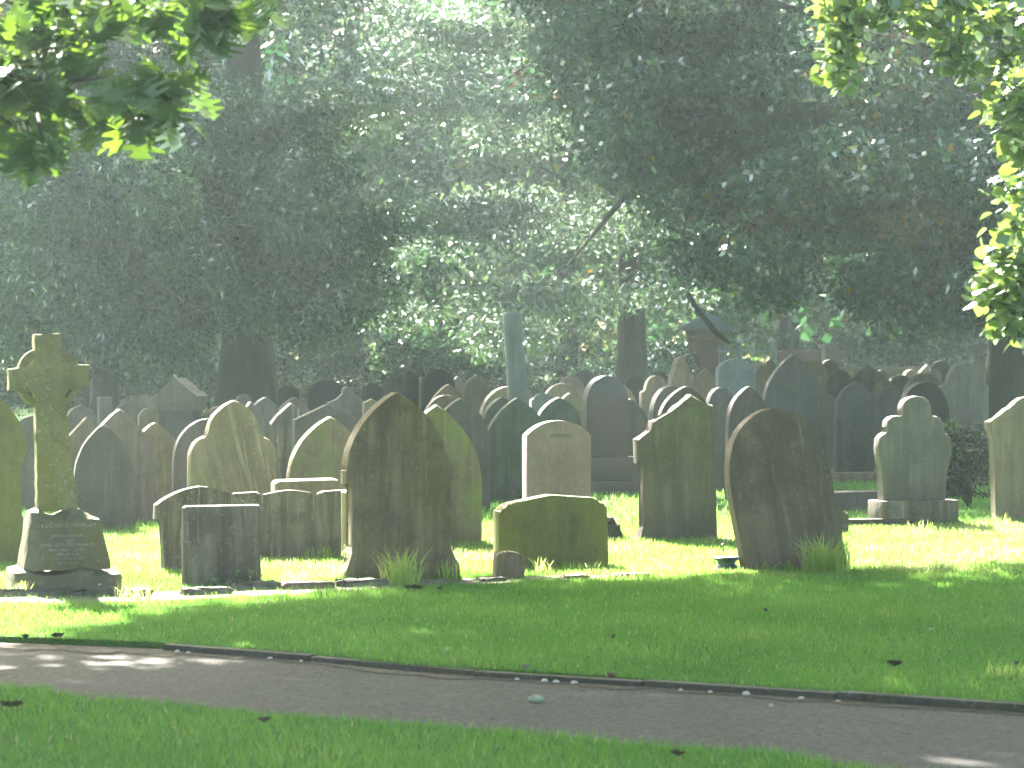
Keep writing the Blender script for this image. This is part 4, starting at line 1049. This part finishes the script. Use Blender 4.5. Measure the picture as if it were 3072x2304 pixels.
tuft('weed tuft at the right end of the lawn', 3040, 2030, .09, .25, 70, .9, 20)

def weed(label, px, py, h, n, seed, mat='leaf_beech', leaf=.022):
    r_ = random.Random(seed)
    root = empty('weed', gp(px, py)); tag(root, label, 'weed', 'leafy weeds at the feet of the stones')
    bm = bmesh.new()
    cs = []
    for q in range(n):
        dx = r_.uniform(-.05, .05) * n ** .5; hh = h * r_.uniform(.6, 1.1)
        tp = Vector((dx + r_.uniform(-.03, .03), r_.uniform(-.02, .02), hh))
        add_tube(bm, [(0, 0, -.01), ((dx + tp.x) / 2, 0, hh * .5), tp], [.003, .0025, .0015], 5)
        for _ in range(12):
            f = r_.uniform(.25, 1.05); cs.append((dx * min(1, f * 2) + (tp.x - dx) * f + r_.uniform(-.02, .02), r_.uniform(-.02, .02), hh * f))
    from_bm('stem', bm, M['lump'], root)
    q = leaf_quads(np.array(cs), leaf * 1.3, leaf, 0.1)
    link('leaves', np_mesh('leaves', q, 4, {'tint': np.random.default_rng(seed).random(len(cs))}), M[mat], root)
weed('pale leafy weed at the right foot of the flat slab', 728, 1756, .10, 2, 1)
weed('pale leafy weed right beside the other at the flat slab', 763, 1752, .10, 2, 2)
weed('small leafy weed under the middle of the flat slab', 664, 1760, .06, 2, 3)
weed('low leafy weed on the edging right of the flat slab', 620, 1782, .06, 3, 4)
weed('small weed at the right edge of the streaked panel', 1024, 1670, .10, 2, 5)
weed('tiny weeds under the leaning stone', 2325, 1714, .06, 3, 6)
weed('thin tall weed stem left of the leaning stone', 2175, 1668, .22, 1, 7, 'leaf_dark', .018)

# ------------------------------------------------------------------ wall, gate pillar and railing far behind
def wall_thing(name, label, cat, a, b, z1, th, mat, z0=-0.1):
    d = (Vector(b) - Vector(a)); L_ = d.length
    bm = bmesh.new(); add_box(bm, 0, L_, -th / 2, th / 2, z0, z1, .02); add_box(bm, -.05, L_ + .05, -th / 2 - .06, th / 2 + .06, z1 + .003, z1 + .10, .02)
    o = from_bm(name, bm, M[mat], None, Vector((a[0], a[1], 0))); o.rotation_euler = (0, 0, math.atan2(d.y, d.x)); return tag(o, label, cat)
p0 = at(2088, 1090, 60); p1 = at(2150, 1090, 60)
wall_thing('gate_pillar', 'pink sandstone pillar far behind the tan pointed stones', 'pillar', (p0.x, 60), (p1.x, 60.1), at(0, 1022, 60).z, .45, 'pinkwall')
p0 = at(2345, 1090, 61); p1 = at(2520, 1090, 61)
wall_thing('stone_wall', 'pink stone wall right of the far iron railing', 'wall', (p0.x, 61), (p1.x, 61.5), at(0, 1064, 61).z, .35, 'pinkwall')
p0 = at(2470, 1090, 58); p1 = at(2502, 1090, 58)
wall_thing('gate_pillar', 'beige pillar behind the tallest pointed stone', 'pillar', (p0.x, 58), (p1.x, 58.05), at(0, 1046, 58).z, .3, 'beige')
p0 = at(2500, 1090, 57); p1 = at(2960, 1090, 57)
wall_thing('stone_wall', 'low beige wall far behind the dark round stones on the right', 'wall', (p0.x, 57), (p1.x, 57.5), at(0, 1114, 57).z, .3, 'beige')
# pale roofed hut seen through the branches
c0 = at(2125, 940, 66)
root = empty('garden_hut', (c0.x, 66, 0)); tag(root, 'pale roofed hut glimpsed through branches above the pink pillar', 'hut')
bm = bmesh.new(); add_box(bm, -.45, .45, 0, 1.2, -.1, 2.328, .02); from_bm('wall', bm, M['beige'], root)
bm = bmesh.new(); slab(bm, [(-.62, 2.33), (.62, 2.33), (.62, 2.42), (0, 2.75), (-.62, 2.42)], 1.5, .02, .6); from_bm('roof', bm, M['column'], root)
# railing
root = empty('iron_railing', (at(2150, 1090, 59).x, 59, 0)); tag(root, 'blue-grey iron railing far behind the tall blue stone', 'railing')
Lr = at(2345, 1090, 59).x - root.location.x; zr = at(0, 1040, 59).z
bm = bmesh.new()
for z_ in (.25, zr - .12): add_box(bm, 0, Lr, -.02, .02, z_, z_ + .04)
from_bm('rail', bm, M['iron'], root)
bm = bmesh.new()
for q in range(int(Lr / .12)): add_tube(bm, [(q * .12 + .06, 0, 0), (q * .12 + .06, 0, zr - .02), (q * .12 + .06, 0, zr + .05)], [.011, .011, .002], 6)
from_bm('bars', bm, M['iron'], root)
for q in (0.36, 0.84):
    bm = bmesh.new(); add_tube(bm, [(Lr * q, 0, -.1), (Lr * q, 0, zr + .06), (Lr * q, 0, zr + .10), (Lr * q, 0, zr + .14), (Lr * q, 0, zr + .22)], [.04, .04, .09, .08, .01], 10); from_bm('post', bm, M['iron'], root)

# ------------------------------------------------------------------ trees
def cc_(px, py, Y): return at(px, py, Y)

def reseed(k):
    global rng
    rng = np.random.default_rng(k)
reseed(101)
def trunk_clear(p):
    u = CX + p[:, 0] / p[:, 1] * F; v = HY - (p[:, 2] - EYE) / p[:, 1] * F
    return ~((u > 625) & (u < 860) & (v > 985 + rng.normal(0, 30, len(u))) & (p[:, 1] < 52.3))
# big dense tree on the left with the broad trunk
cl = np.concatenate([
    clump_centres((-10.6, 52.5, 12.5), (6.3, 7.5, 10.8), 250, .35, 2.0),
    clump_centres((-6.3, 49, 4.2), (4.6, 3.0, 2.6), 120, .1, 1.7),
])
tree('broad_tree', 'dense dark tree with the broadest trunk, left of centre', 'tree', (at(742, 1100, 52).x, 52, 0), 0.50, 24, cl, 'leaf_silver', .16, .058, 820, (.82, .8, .42), .7, .7, seed=3, group=GRP_BACK, limbs=10, keep=trunk_clear, inner=((-9.6, 55, 9.5), (5.6, 2.6, 8.0), 13000))
reseed(102)
# silvery tree in the middle: loose tiers of drooping twigs with sun between them
tiers = []
for zc, n_ in ((2.7, 15), (4.3, 23), (6.2, 25), (8.3, 24), (10.6, 17)):
    for _ in range(n_):
        y_ = rng.uniform(48.5, 52.5); px_ = rng.uniform(640 if zc > 4 else 870, 2080)
        tiers.append(((px_ - CX) / F * y_, y_, zc + .35 * math.sin(px_ * .006 + zc) + rng.normal(0, .16)))
tree('drooping_tree', 'silvery green tree with bright drooping sprays in the middle', 'tree', (at(1900, 1100, 53).x, 53.5, 0), 0.33, 15, np.array(tiers), 'leaf_droop', .17, .05, 900, (1.05, .8, .26), .55, .9, seed=9, group=GRP_BACK, limbs=0)
reseed(103)
# spreading tree on the right with the long level limb
cl = np.concatenate([
    clump_centres((5.2, 45, 10.5), (8.0, 6.5, 8.8), 300, .3, 2.3),
    clump_centres((1.6, 44, 6.6), (3.8, 2.6, 3.0), 110, .1, 2.3),
    clump_centres((6.6, 40.5, 4.2), (3.3, 2.2, 2.2), 110, .1, 2.0),
])
def right_keep(p):
    u = CX + p[:, 0] / p[:, 1] * F; v = HY - (p[:, 2] - EYE) / p[:, 1] * F
    # crown edge: it hangs from upper left down to the right
    edge = np.interp(v, [-2500, -600, -80, 0, 400, 800, 1000, 1120], [300, 900, 1480, 1540, 1750, 2050, 2150, 2400])
    low = np.interp(u, [1500, 2200, 2500, 2800, 3200], [900, 1010, 1050, 1060, 1000])
    limb_gap = (u > 1990) & (u < 2500) & (np.abs(v - 345) < 75) & (p[:, 1] < 43.8) & (rng.random(len(u)) < .93)
    return ~limb_gap & (u > edge + 60 * np.sin(v * .021) + rng.normal(0, 50, len(u))) & (v < low + rng.normal(0, 14, len(u)))
L1 = [at(3010, 420, 46), at(2750, 335, 44.5), at(2480, 338, 43.5), at(2300, 345, 43), at(2150, 375, 42.5), at(2020, 440, 42), at(1930, 520, 41.8), at(1800, 680, 41.5), at(1700, 800, 41.3)]
L2 = [at(2300, 345, 43), at(2240, 260, 42.6), at(2150, 210, 42.2), at(2060, 190, 42)]
L3 = [at(2080, 400, 42.3), at(2010, 370, 42), at(1930, 350, 41.8), at(1800, 300, 41.5)]
L4 = [at(2060, 880, 44), at(2100, 940, 44), at(2150, 1000, 44), at(2190, 1030, 44)]
L5 = [at(2180, 390, 42.6), at(2120, 520, 42.2), at(2060, 640, 42), at(2040, 760, 42)]
tree('spreading_tree', 'spreading tree on the right with a long level limb and rusty tints', 'tree', (at(3035, 1100, 46).x, 46, 0), 0.42, 19, cl, 'leaf_right', .145, .085, 600, (.76, .76, .34), .45, .2, seed=5, group=GRP_BACK, keep=right_keep, limbs=8, inner=((6.0, 48, 9.0), (6.5, 2.2, 7.0), 8000),
     extra_limbs=[(L1, [.24, .21, .19, .18, .14, .10, .06, .035, .015]), (L2, [.10, .08, .05, .02]), (L3, [.09, .07, .05, .02]), (L4, [.035, .045, .045, .025]), (L5, [.07, .05, .035, .015])])
reseed(104)
# small dark tree at far left
cl = clump_centres((at(180, 1000, 55).x, 55, 5.5), (3.6, 3.0, 4.5), 150, .2, 1.6)
tree('dark_tree', 'small dark evergreen with a thin black trunk behind the cross', 'tree', (at(312, 1100, 55).x, 55, 0), 0.30, 9, cl, 'leaf_dark', .15, .06, 420, (.9, .9, .6), .4, .2, seed=13, group=GRP_BACK, limbs=5)
# thin dark bare trunk rising at the left
# trees behind
BT = [(-17, 70, 15, 'leaf_back', 'yellow-green tree at the far left of the back line'), (-10, 74, 21, 'leaf_back', 'yellow-green tree behind the dark evergreen'), (-4, 70, 21, 'leaf_silver', 'grey-green tree behind the broad trunk'), (1.5, 74, 20, 'leaf_back', 'yellow-green tree behind the drooping tree'),
      (7, 70, 15, 'leaf_back', 'yellow-green tree above the far railing'), (12.5, 73, 16, 'leaf_back', 'yellow-green tree behind the right trunk'), (18, 68, 15, 'leaf_silver', 'grey-green tree at the far right of the back line')]
for i, (x, y, h, m, lab) in enumerate(BT):
    cl = clump_centres((x, y, h * .55), (4.3, 3.6, h * .48), 120, .3, 1.2)
    tree('background_tree', lab, 'tree', (x, y, 0), .3, h, cl, m, .24, .12, 190, (1.3, 1.2, .8), .35, .3, seed=20 + i, group=GRP_BACK, limbs=5)
TT = [(-19, 84, 27, 'added tall shade tree at the far left of the rearmost line'), (-11, 87, 28, 'added tall shade tree rising far behind the broad trunk'), (-2.5, 85, 29, 'added tall shade tree rising far behind the drooping tree'), (6, 87, 28, 'added tall shade tree rising far behind the long level limb'), (14.5, 85, 27, 'added tall shade tree rising far behind the right trunk')]  # rearmost row added to shade the back trees and close sky gaps
for i, (x, y, h, lab) in enumerate(TT):
    cl = clump_centres((x, y, h * .52), (5.4, 4.0, h * .5), 190, .3, 1.5)
    tree('background_tree', lab, 'tree', (x, y, 0), .4, h, cl, 'leaf_silver', .30, .17, 170, (1.5, 1.4, 1.0), .35, .3, seed=30 + i, group=GRP_BACK, limbs=5)
# shrubs that close the view under the crowns
SH = [(-13, 62, 2.6, 'dark shrub at the far left under the trees'), (-9.2, 60, 2.2, 'dark shrub between the cross and the broad trunk'), (-6.6, 64, 2.8, 'pale green shrub behind the broad trunk'), (-3.2, 62, 2.4, 'shrub right of the broad trunk'), (0.2, 64, 2.6, 'shrub behind the column'),
      (3.0, 60, 1.9, 'dark shrub behind the black polished stone'), (8.8, 66, 3.0, 'shrub behind the far beige wall'), (12.5, 62, 3.0, 'shrub beside the right trunk')]
for i, (x, y, h, lab) in enumerate(SH):
    cl = clump_centres((x, y, h * .5), (2.5, 1.4, h * .55), 40, .1, .2)
    tree('shrub', lab, 'shrub', (x, y, 0), .06, h, cl, 'leaf_dark' if i % 3 != 2 else 'leaf_silver', .12, .06, 300, (.6, .6, .45), .2, 0, seed=50 + i, group='shrubs under the trees at the back', limbs=4)
# dark leafy band added to stand for shade behind the last stones
def shade_hedge(label, u0, u1, Y, v, seed):
    a, b = at(u0, 1090, Y), at(u1, 1090, Y); ztop = at(0, v, Y).z
    xs = np.arange(a.x, b.x, .42)
    C = np.array([(x + rng.uniform(-.1, .1), Y + rng.uniform(-.25, .25), z) for x in xs for z in np.arange(.3, ztop - .25, .4)])
    tree('shade_hedge', label, 'shade_hedge', ((a.x + b.x) / 2, Y, 0), .05, ztop, C, 'leaf_dark', .09, .05, 130, (.42, .4, .34), .2, 0, seed=seed, cull=False, limbs=0)
shade_hedge('long leafy band added for dark shade behind the black stones left and right of the column', 860, 2090, 54.5, 1112, 91)
shade_hedge('leafy band added for dark shade behind the dark round stones at the right', 2500, 2960, 54, 1104, 92)
# far wood closing the horizon
pts = np.column_stack([rng.uniform(-75, 75, 60000), rng.uniform(100, 125, 60000), rng.random(60000) ** .8 * 19])
pts[:, 2] *= (0.75 + .25 * np.sin(pts[:, 0] * .35) * np.sin(pts[:, 0] * .11 + 1))
q = leaf_quads(pts, 1.1, .8, .2)
tag(link('far_wood', np_mesh('far_wood', q, 4, {'tint': rng.random(len(pts))}), M['leaf_back']), 'far wood closing the view behind the cemetery trees', 'wood', kind='stuff')

# near dark shrub/ivy in front of the tall shouldered stone
cl = clump_centres((at(2895, 1400, 30.5).x, 30.5, .40), (.40, .22, .62), 46, .1, .05)
root = tree('ivy_bush', 'grey ivy bush growing up in front of the tall shouldered stone', 'ivy', (at(2900, 1400, 30.5).x, 30.5, 0), .03, .9, cl, 'ivy', .06, .05, 80, (.15, .13, .14), .1, 0, seed=71, limbs=4)

# ------------------------------------------------------------------ the near oak at the left: trunk outside the picture, branch hanging in
def frame_free(p): return ~in_frame(p, 60)
def poly_leaf(shape, c, a, s, L, W, curl):
    out = []
    half = [(t, w) for t, w in shape]
    ring = half + [(t, -w) for t, w in half[-2:0:-1]]
    n = a.cross(s)
    for t, w in ring:
        out.append(c + a * (t * L) + s * (w * W * 2) - Vector((0, 0, curl * L * t * t)) - n * (abs(w) * W * .35))
    return out
OAK = [(0, 0), (.12, .02), (.18, .16), (.24, .28), (.29, .24), (.32, .10), (.38, .14), (.44, .40), (.50, .46), (.53, .40), (.55, .17), (.61, .17), (.68, .40), (.74, .42), (.75, .30), (.76, .13), (.83, .14), (.90, .24), (.92, .12), (1, 0)]
BEECH = [(0, 0), (.10, .20), (.3, .42), (.5, .46), (.7, .38), (.88, .18), (1, 0)]
def leaf_object(name, shape, items, mat, root):
    verts, faces, tints = [], [], []
    for (c, a, s, L, W, curl, t) in items:
        v = poly_leaf(shape, c, a, s, L, W, curl)
        b = len(verts); verts += [tuple(x) for x in v]; faces.append(tuple(range(b, b + len(v)))); tints.append(t)
    me = bpy.data.meshes.new(name); me.from_pydata(verts, [], faces); me.update()
    at_ = me.attributes.new('tint', 'FLOAT', 'FACE'); at_.data.foreach_set('value', np.array(tints, dtype=np.float32))
    return link(name, me, mat, root)

def sprays(root, paths, Y, shape, L, W, per_m, twig, rnd, droop, mat, name, bark, spread):
    """twigs along pixel paths at distance Y, with leaves set along them"""
    bm = bmesh.new(); items = []
    base = root.location
    for path in paths:
        P = [at(x, y, Y + rnd.uniform(-.35, .35)) - base for x, y in path]
        add_tube(bm, P, [twig * (1 - .8 * k / (len(P) - 1)) for k in range(len(P))], 6, wob=.05)
        tot = sum((P[k + 1] - P[k]).length for k in range(len(P) - 1))
        for _ in range(int(tot * per_m)):
            f = rnd.random() * (len(P) - 1); k = int(f); c = P[k].lerp(P[k + 1], f - k)
            d = (P[k + 1] - P[k]).normalized()
            c = c + Vector((rnd.gauss(0, spread), rnd.gauss(0, spread), rnd.gauss(0, spread * .7)))
            a = (d * .4 + Vector((rnd.gauss(0, .6), rnd.gauss(0, .6), rnd.gauss(0, .35) - droop))).normalized()
            s = a.cross(Vector((rnd.gauss(0, .5), rnd.gauss(0, .5), 1)).normalized()).normalized()
            sc = rnd.uniform(.7, 1.2)
            items.append((c, a, s, L * sc, W * sc, rnd.uniform(0, .25), min(1, max(0, rnd.gauss(.5, .25)))))
    from_bm('twigs', bm, bark, root)
    leaf_object(name, shape, items, mat, root)

reseed(105)
oak_root = empty('oak_tree', (-8.0, 14.5, 0)); tag(oak_root, 'oak whose lobed leaves hang into the top left corner', 'tree', 'near trees shading the lawn')
bm = bmesh.new()
add_tube(bm, [(0, 0, -.2), (0, 0, .4), (.1, .1, 2.5), (.3, .3, 5), (.6, .6, 8), (1, .8, 12)], [.75, .5, .42, .38, .28, .1], 14, wob=.04)
OB = oak_root.location
for e in [(-3, 20, 8.5), (-1, 17, 8.5), (-4, 23, 9), (-8, 22, 9), (-5, 12, 6), (-2.2, 23, 9.5), (-10, 10, 9)]:
    e = Vector(e) - OB; s = Vector((.35, .35, 5.2)); mid = s.lerp(e, .5) + Vector((0, 0, .8))
    add_tube(bm, [s, s.lerp(mid, .5) + Vector((0, 0, .3)), mid, mid.lerp(e, .5), e], [.2, .16, .12, .08, .03], 8, wob=.04)
hb = at(-60, 230, 12) - OB
add_tube(bm, [(.15, .1, 3.0), (1.5, -.6, 3.6), (3.0, -1.5, 3.3), hb, at(60, 300, 12) - OB], [.14, .11, .08, .035, .014], 8, wob=.04)
from_bm('trunk', bm, M['bark'], oak_root)
rnd = random.Random(4)
op = [[(-80, 180), (60, 235), (180, 250), (300, 235), (420, 245), (520, 225)], [(-80, 60), (80, 70), (200, 85), (330, 60)], [(60, 235), (110, 330), (130, 420), (135, 480)], [(180, 250), (240, 300), (300, 350)], [(300, 235), (380, 270), (470, 320), (520, 350)],
      [(240, -60), (350, -20), (440, 10), (480, 60)], [(500, -80), (600, -30), (680, 10), (740, 10)], [(600, -30), (640, 40), (660, 100)], [(-60, 250), (-10, 330), (40, 380)], [(130, -60), (170, 10), (190, 60)], [(-40, -40), (30, 10), (100, 20)],
      [(-80, 180), (20, 150), (120, 150), (240, 140)], [(300, -60), (330, 0), (340, 60)], [(420, 245), (470, 260), (540, 265)], [(-700, 100), (-450, 160), (-250, 190), (-80, 180)], [(-500, 150), (-380, 260), (-300, 340)], [(-600, -60), (-380, -20), (-200, 20), (-80, 60)], [(-250, 190), (-180, 290), (-120, 340)]]
sprays(oak_root, op, 12.0, OAK, .145, .12, 38, .012, rnd, .55, M['leaf_oak'], 'leaves', M['bark'], .045)
def near_crown(root, centre, rad, k, per, L, W, mat):
    C = clump_centres(centre, rad, k, .2, 4.5)
    p, idx = clump_points(C, np.tile([1.0, 1.0, .45], (len(C), 1)), per)
    ok = ~sun_gap(p) & ~in_frame(p, 90) & (p[:, 2] > 3.4)
    p = p[ok]
    q = leaf_quads(p - np.array(root.location), L, W, .3)
    link('crown', np_mesh('crown', q, 4, {'tint': rng.random(len(p))}), mat, root)
near_crown(oak_root, (-6.5, 21, 8.8), (7.5, 10.5, 3.4), 265, 230, .26, .18, M['leaf_oak'])

reseed(106)
be_root = empty('beech_tree', (8.2, 19.5, 0)); tag(be_root, 'beech whose small bright leaves hang along the right edge', 'tree', 'near trees shading the lawn')
BB = be_root.location
bm = bmesh.new()
add_tube(bm, [(0, 0, -.2), (0, 0, .4), (-.1, .1, 2.5), (-.3, .2, 5), (-.5, .3, 8), (-.6, .5, 12)], [.7, .46, .4, .34, .25, .08], 14, wob=.03)
for e in [(1.5, 22, 8.5), (-1, 24, 9), (2, 18, 8), (4, 26, 9), (5, 15, 7), (0, 20, 9), (8, 26, 9)]:
    e = Vector(e) - BB; s = Vector((-.3, .2, 5.0)); mid = s.lerp(e, .5) + Vector((0, 0, .8))
    add_tube(bm, [s, s.lerp(mid, .5) + Vector((0, 0, .3)), mid, mid.lerp(e, .5), e], [.2, .16, .12, .08, .03], 8, wob=.04)
for tgt in [at(3150, 60, 15), at(3150, 300, 15), at(3160, 780, 15)]:
    e = tgt - BB; s = Vector((-.15, .1, max(2.6, e.z - .4)))
    add_tube(bm, [s, s.lerp(e, .4) + Vector((0, 0, .5)), s.lerp(e, .75) + Vector((0, 0, .3)), e], [.11, .08, .05, .02], 8, wob=.04)
from_bm('trunk', bm, M['barkpale'], be_root)
rnd = random.Random(8)
bp_ = [[(2700, -80), (2610, -20), (2540, 60), (2520, 140), (2515, 230)], [(2900, -80), (2840, 0), (2790, 50), (2760, 70)], [(2760, -80), (2700, -20), (2630, 10), (2480, 20)], [(3000, -60), (2900, 20), (2850, 90), (2850, 140), (2880, 190)], [(3150, 60), (3060, 60), (2980, 50), (2920, 60)],
       [(3150, 80), (3060, 130), (3000, 200), (2990, 240)], [(3160, 150), (3090, 220), (3030, 300), (3010, 330)], [(3160, 280), (3090, 330), (3060, 400), (3060, 450)], [(3160, 400), (3090, 430), (3040, 460)], [(3160, 560), (3090, 560), (3000, 555)], [(3160, 620), (3090, 640), (3030, 670), (3040, 710)],
       [(3160, 780), (3080, 800), (3010, 840), (2940, 870)], [(3160, 820), (3080, 870), (3030, 930), (3010, 990)], [(3080, 800), (3040, 780), (3000, 770)], [(3160, 900), (3090, 950), (3060, 1010)], [(2620, -60), (2580, -20), (2480, -10)], [(3900, -60), (3600, 20), (3380, 30), (3160, 60)], [(3900, 120), (3650, 200), (3400, 260), (3160, 300)], [(3800, 300), (3600, 420), (3450, 520)], [(4000, 600), (3700, 660), (3400, 740), (3160, 780)], [(3600, 680), (3480, 800), (3400, 900)], [(3500, 230), (3400, 360), (3330, 470)], [(3500, 20), (3420, 130), (3350, 200)], [(3150, 0), (3060, 10), (2960, 0), (2880, -10)]]
sprays(be_root, bp_, 15.0, BEECH, .068, .046, 170, .007, rnd, .25, M['leaf_beech'], 'leaves', M['barkpale'], .06)
near_crown(be_root, (2.0, 24, 9.4), (8.5, 10.5, 3.2), 350, 230, .26, .18, M['leaf_beech'])

# ------------------------------------------------------------------ haze
bm = bmesh.new(); add_box(bm, -140, 140, -25, 140, -1.2, 26)
hz = from_bm('haze', bm, None, smooth=0)
m, nt, out = new_mat('pale_haze')
pv = N(nt, 'ShaderNodeVolumePrincipled')
pv.inputs['Color'].default_value = (0.76, 0.93, 0.98, 1); pv.inputs['Density'].default_value = 0.0008; pv.inputs['Anisotropy'].default_value = 0.55
nt.links.new(pv.outputs[0], out.inputs['Volume'])
hz.data.materials.append(m)
tag(hz, 'thin sunlit haze hanging between the trees', 'haze', kind='stuff')

# ------------------------------------------------------------------ light, sky, camera
w = bpy.data.worlds.new('World'); S.world = w; w.use_nodes = True
nt = w.node_tree
bg = nt.nodes['Background']; bg.inputs['Strength'].default_value = 0.075
sky = nt.nodes.new('ShaderNodeTexSky'); sky.sky_type = 'NISHITA'; sky.sun_disc = False
sky.sun_elevation = SUN_EL; sky.sun_rotation = -SUN_AZ; sky.dust_density = 4.0; sky.air_density = 0.8
nt.links.new(mixc(nt, 1.0, (1, 1, 1), sky.outputs[0]), bg.inputs[0])
tint_ = [n for n in nt.nodes if n.bl_idname == 'ShaderNodeMix'][0]; tint_.blend_type = 'MULTIPLY'; tint_.inputs[6].default_value = (0.97, 0.97, 0.76, 1)
sl = bpy.data.lights.new('sun', 'SUN'); sl.energy = 5.0; sl.angle = R(0.53); sl.color = (1, .95, .86)
so = bpy.data.objects.new('sun', sl); COL.objects.link(so)
tosun = Vector((-math.sin(SUN_AZ) * math.cos(SUN_EL), math.cos(SUN_AZ) * math.cos(SUN_EL), math.sin(SUN_EL)))
so.rotation_euler = tosun.to_track_quat('Z', 'Y').to_euler()
so.location = (0, 0, 30)

cam = bpy.data.cameras.new('camera'); co = bpy.data.objects.new('camera', cam); COL.objects.link(co)
cam.sensor_width = 36; cam.lens = F / 3072 * 36
co.location = (0, 0, EYE); co.rotation_euler = (R(90) - math.atan((1152 - HY) / F), 0, 0)
cam.clip_end = 2000; cam.clip_start = 0.1
cam.dof.use_dof = True; cam.dof.focus_distance = 24; cam.dof.aperture_fstop = 5
S.camera = co

S.view_settings.view_transform = 'Standard'; S.view_settings.look = 'None'
S.view_settings.exposure = 3.6; S.view_settings.gamma = 1; S.view_settings.use_curve_mapping = False
S.render.engine = 'CYCLES'
cy = S.cycles
cy.use_denoising = True
cy.max_bounces = 7; cy.diffuse_bounces = 4; cy.glossy_bounces = 3; cy.transmission_bounces = 4; cy.volume_bounces = 1; cy.transparent_max_bounces = 8
cy.caustics_reflective = False; cy.caustics_refractive = False
cy.sample_clamp_indirect = 8
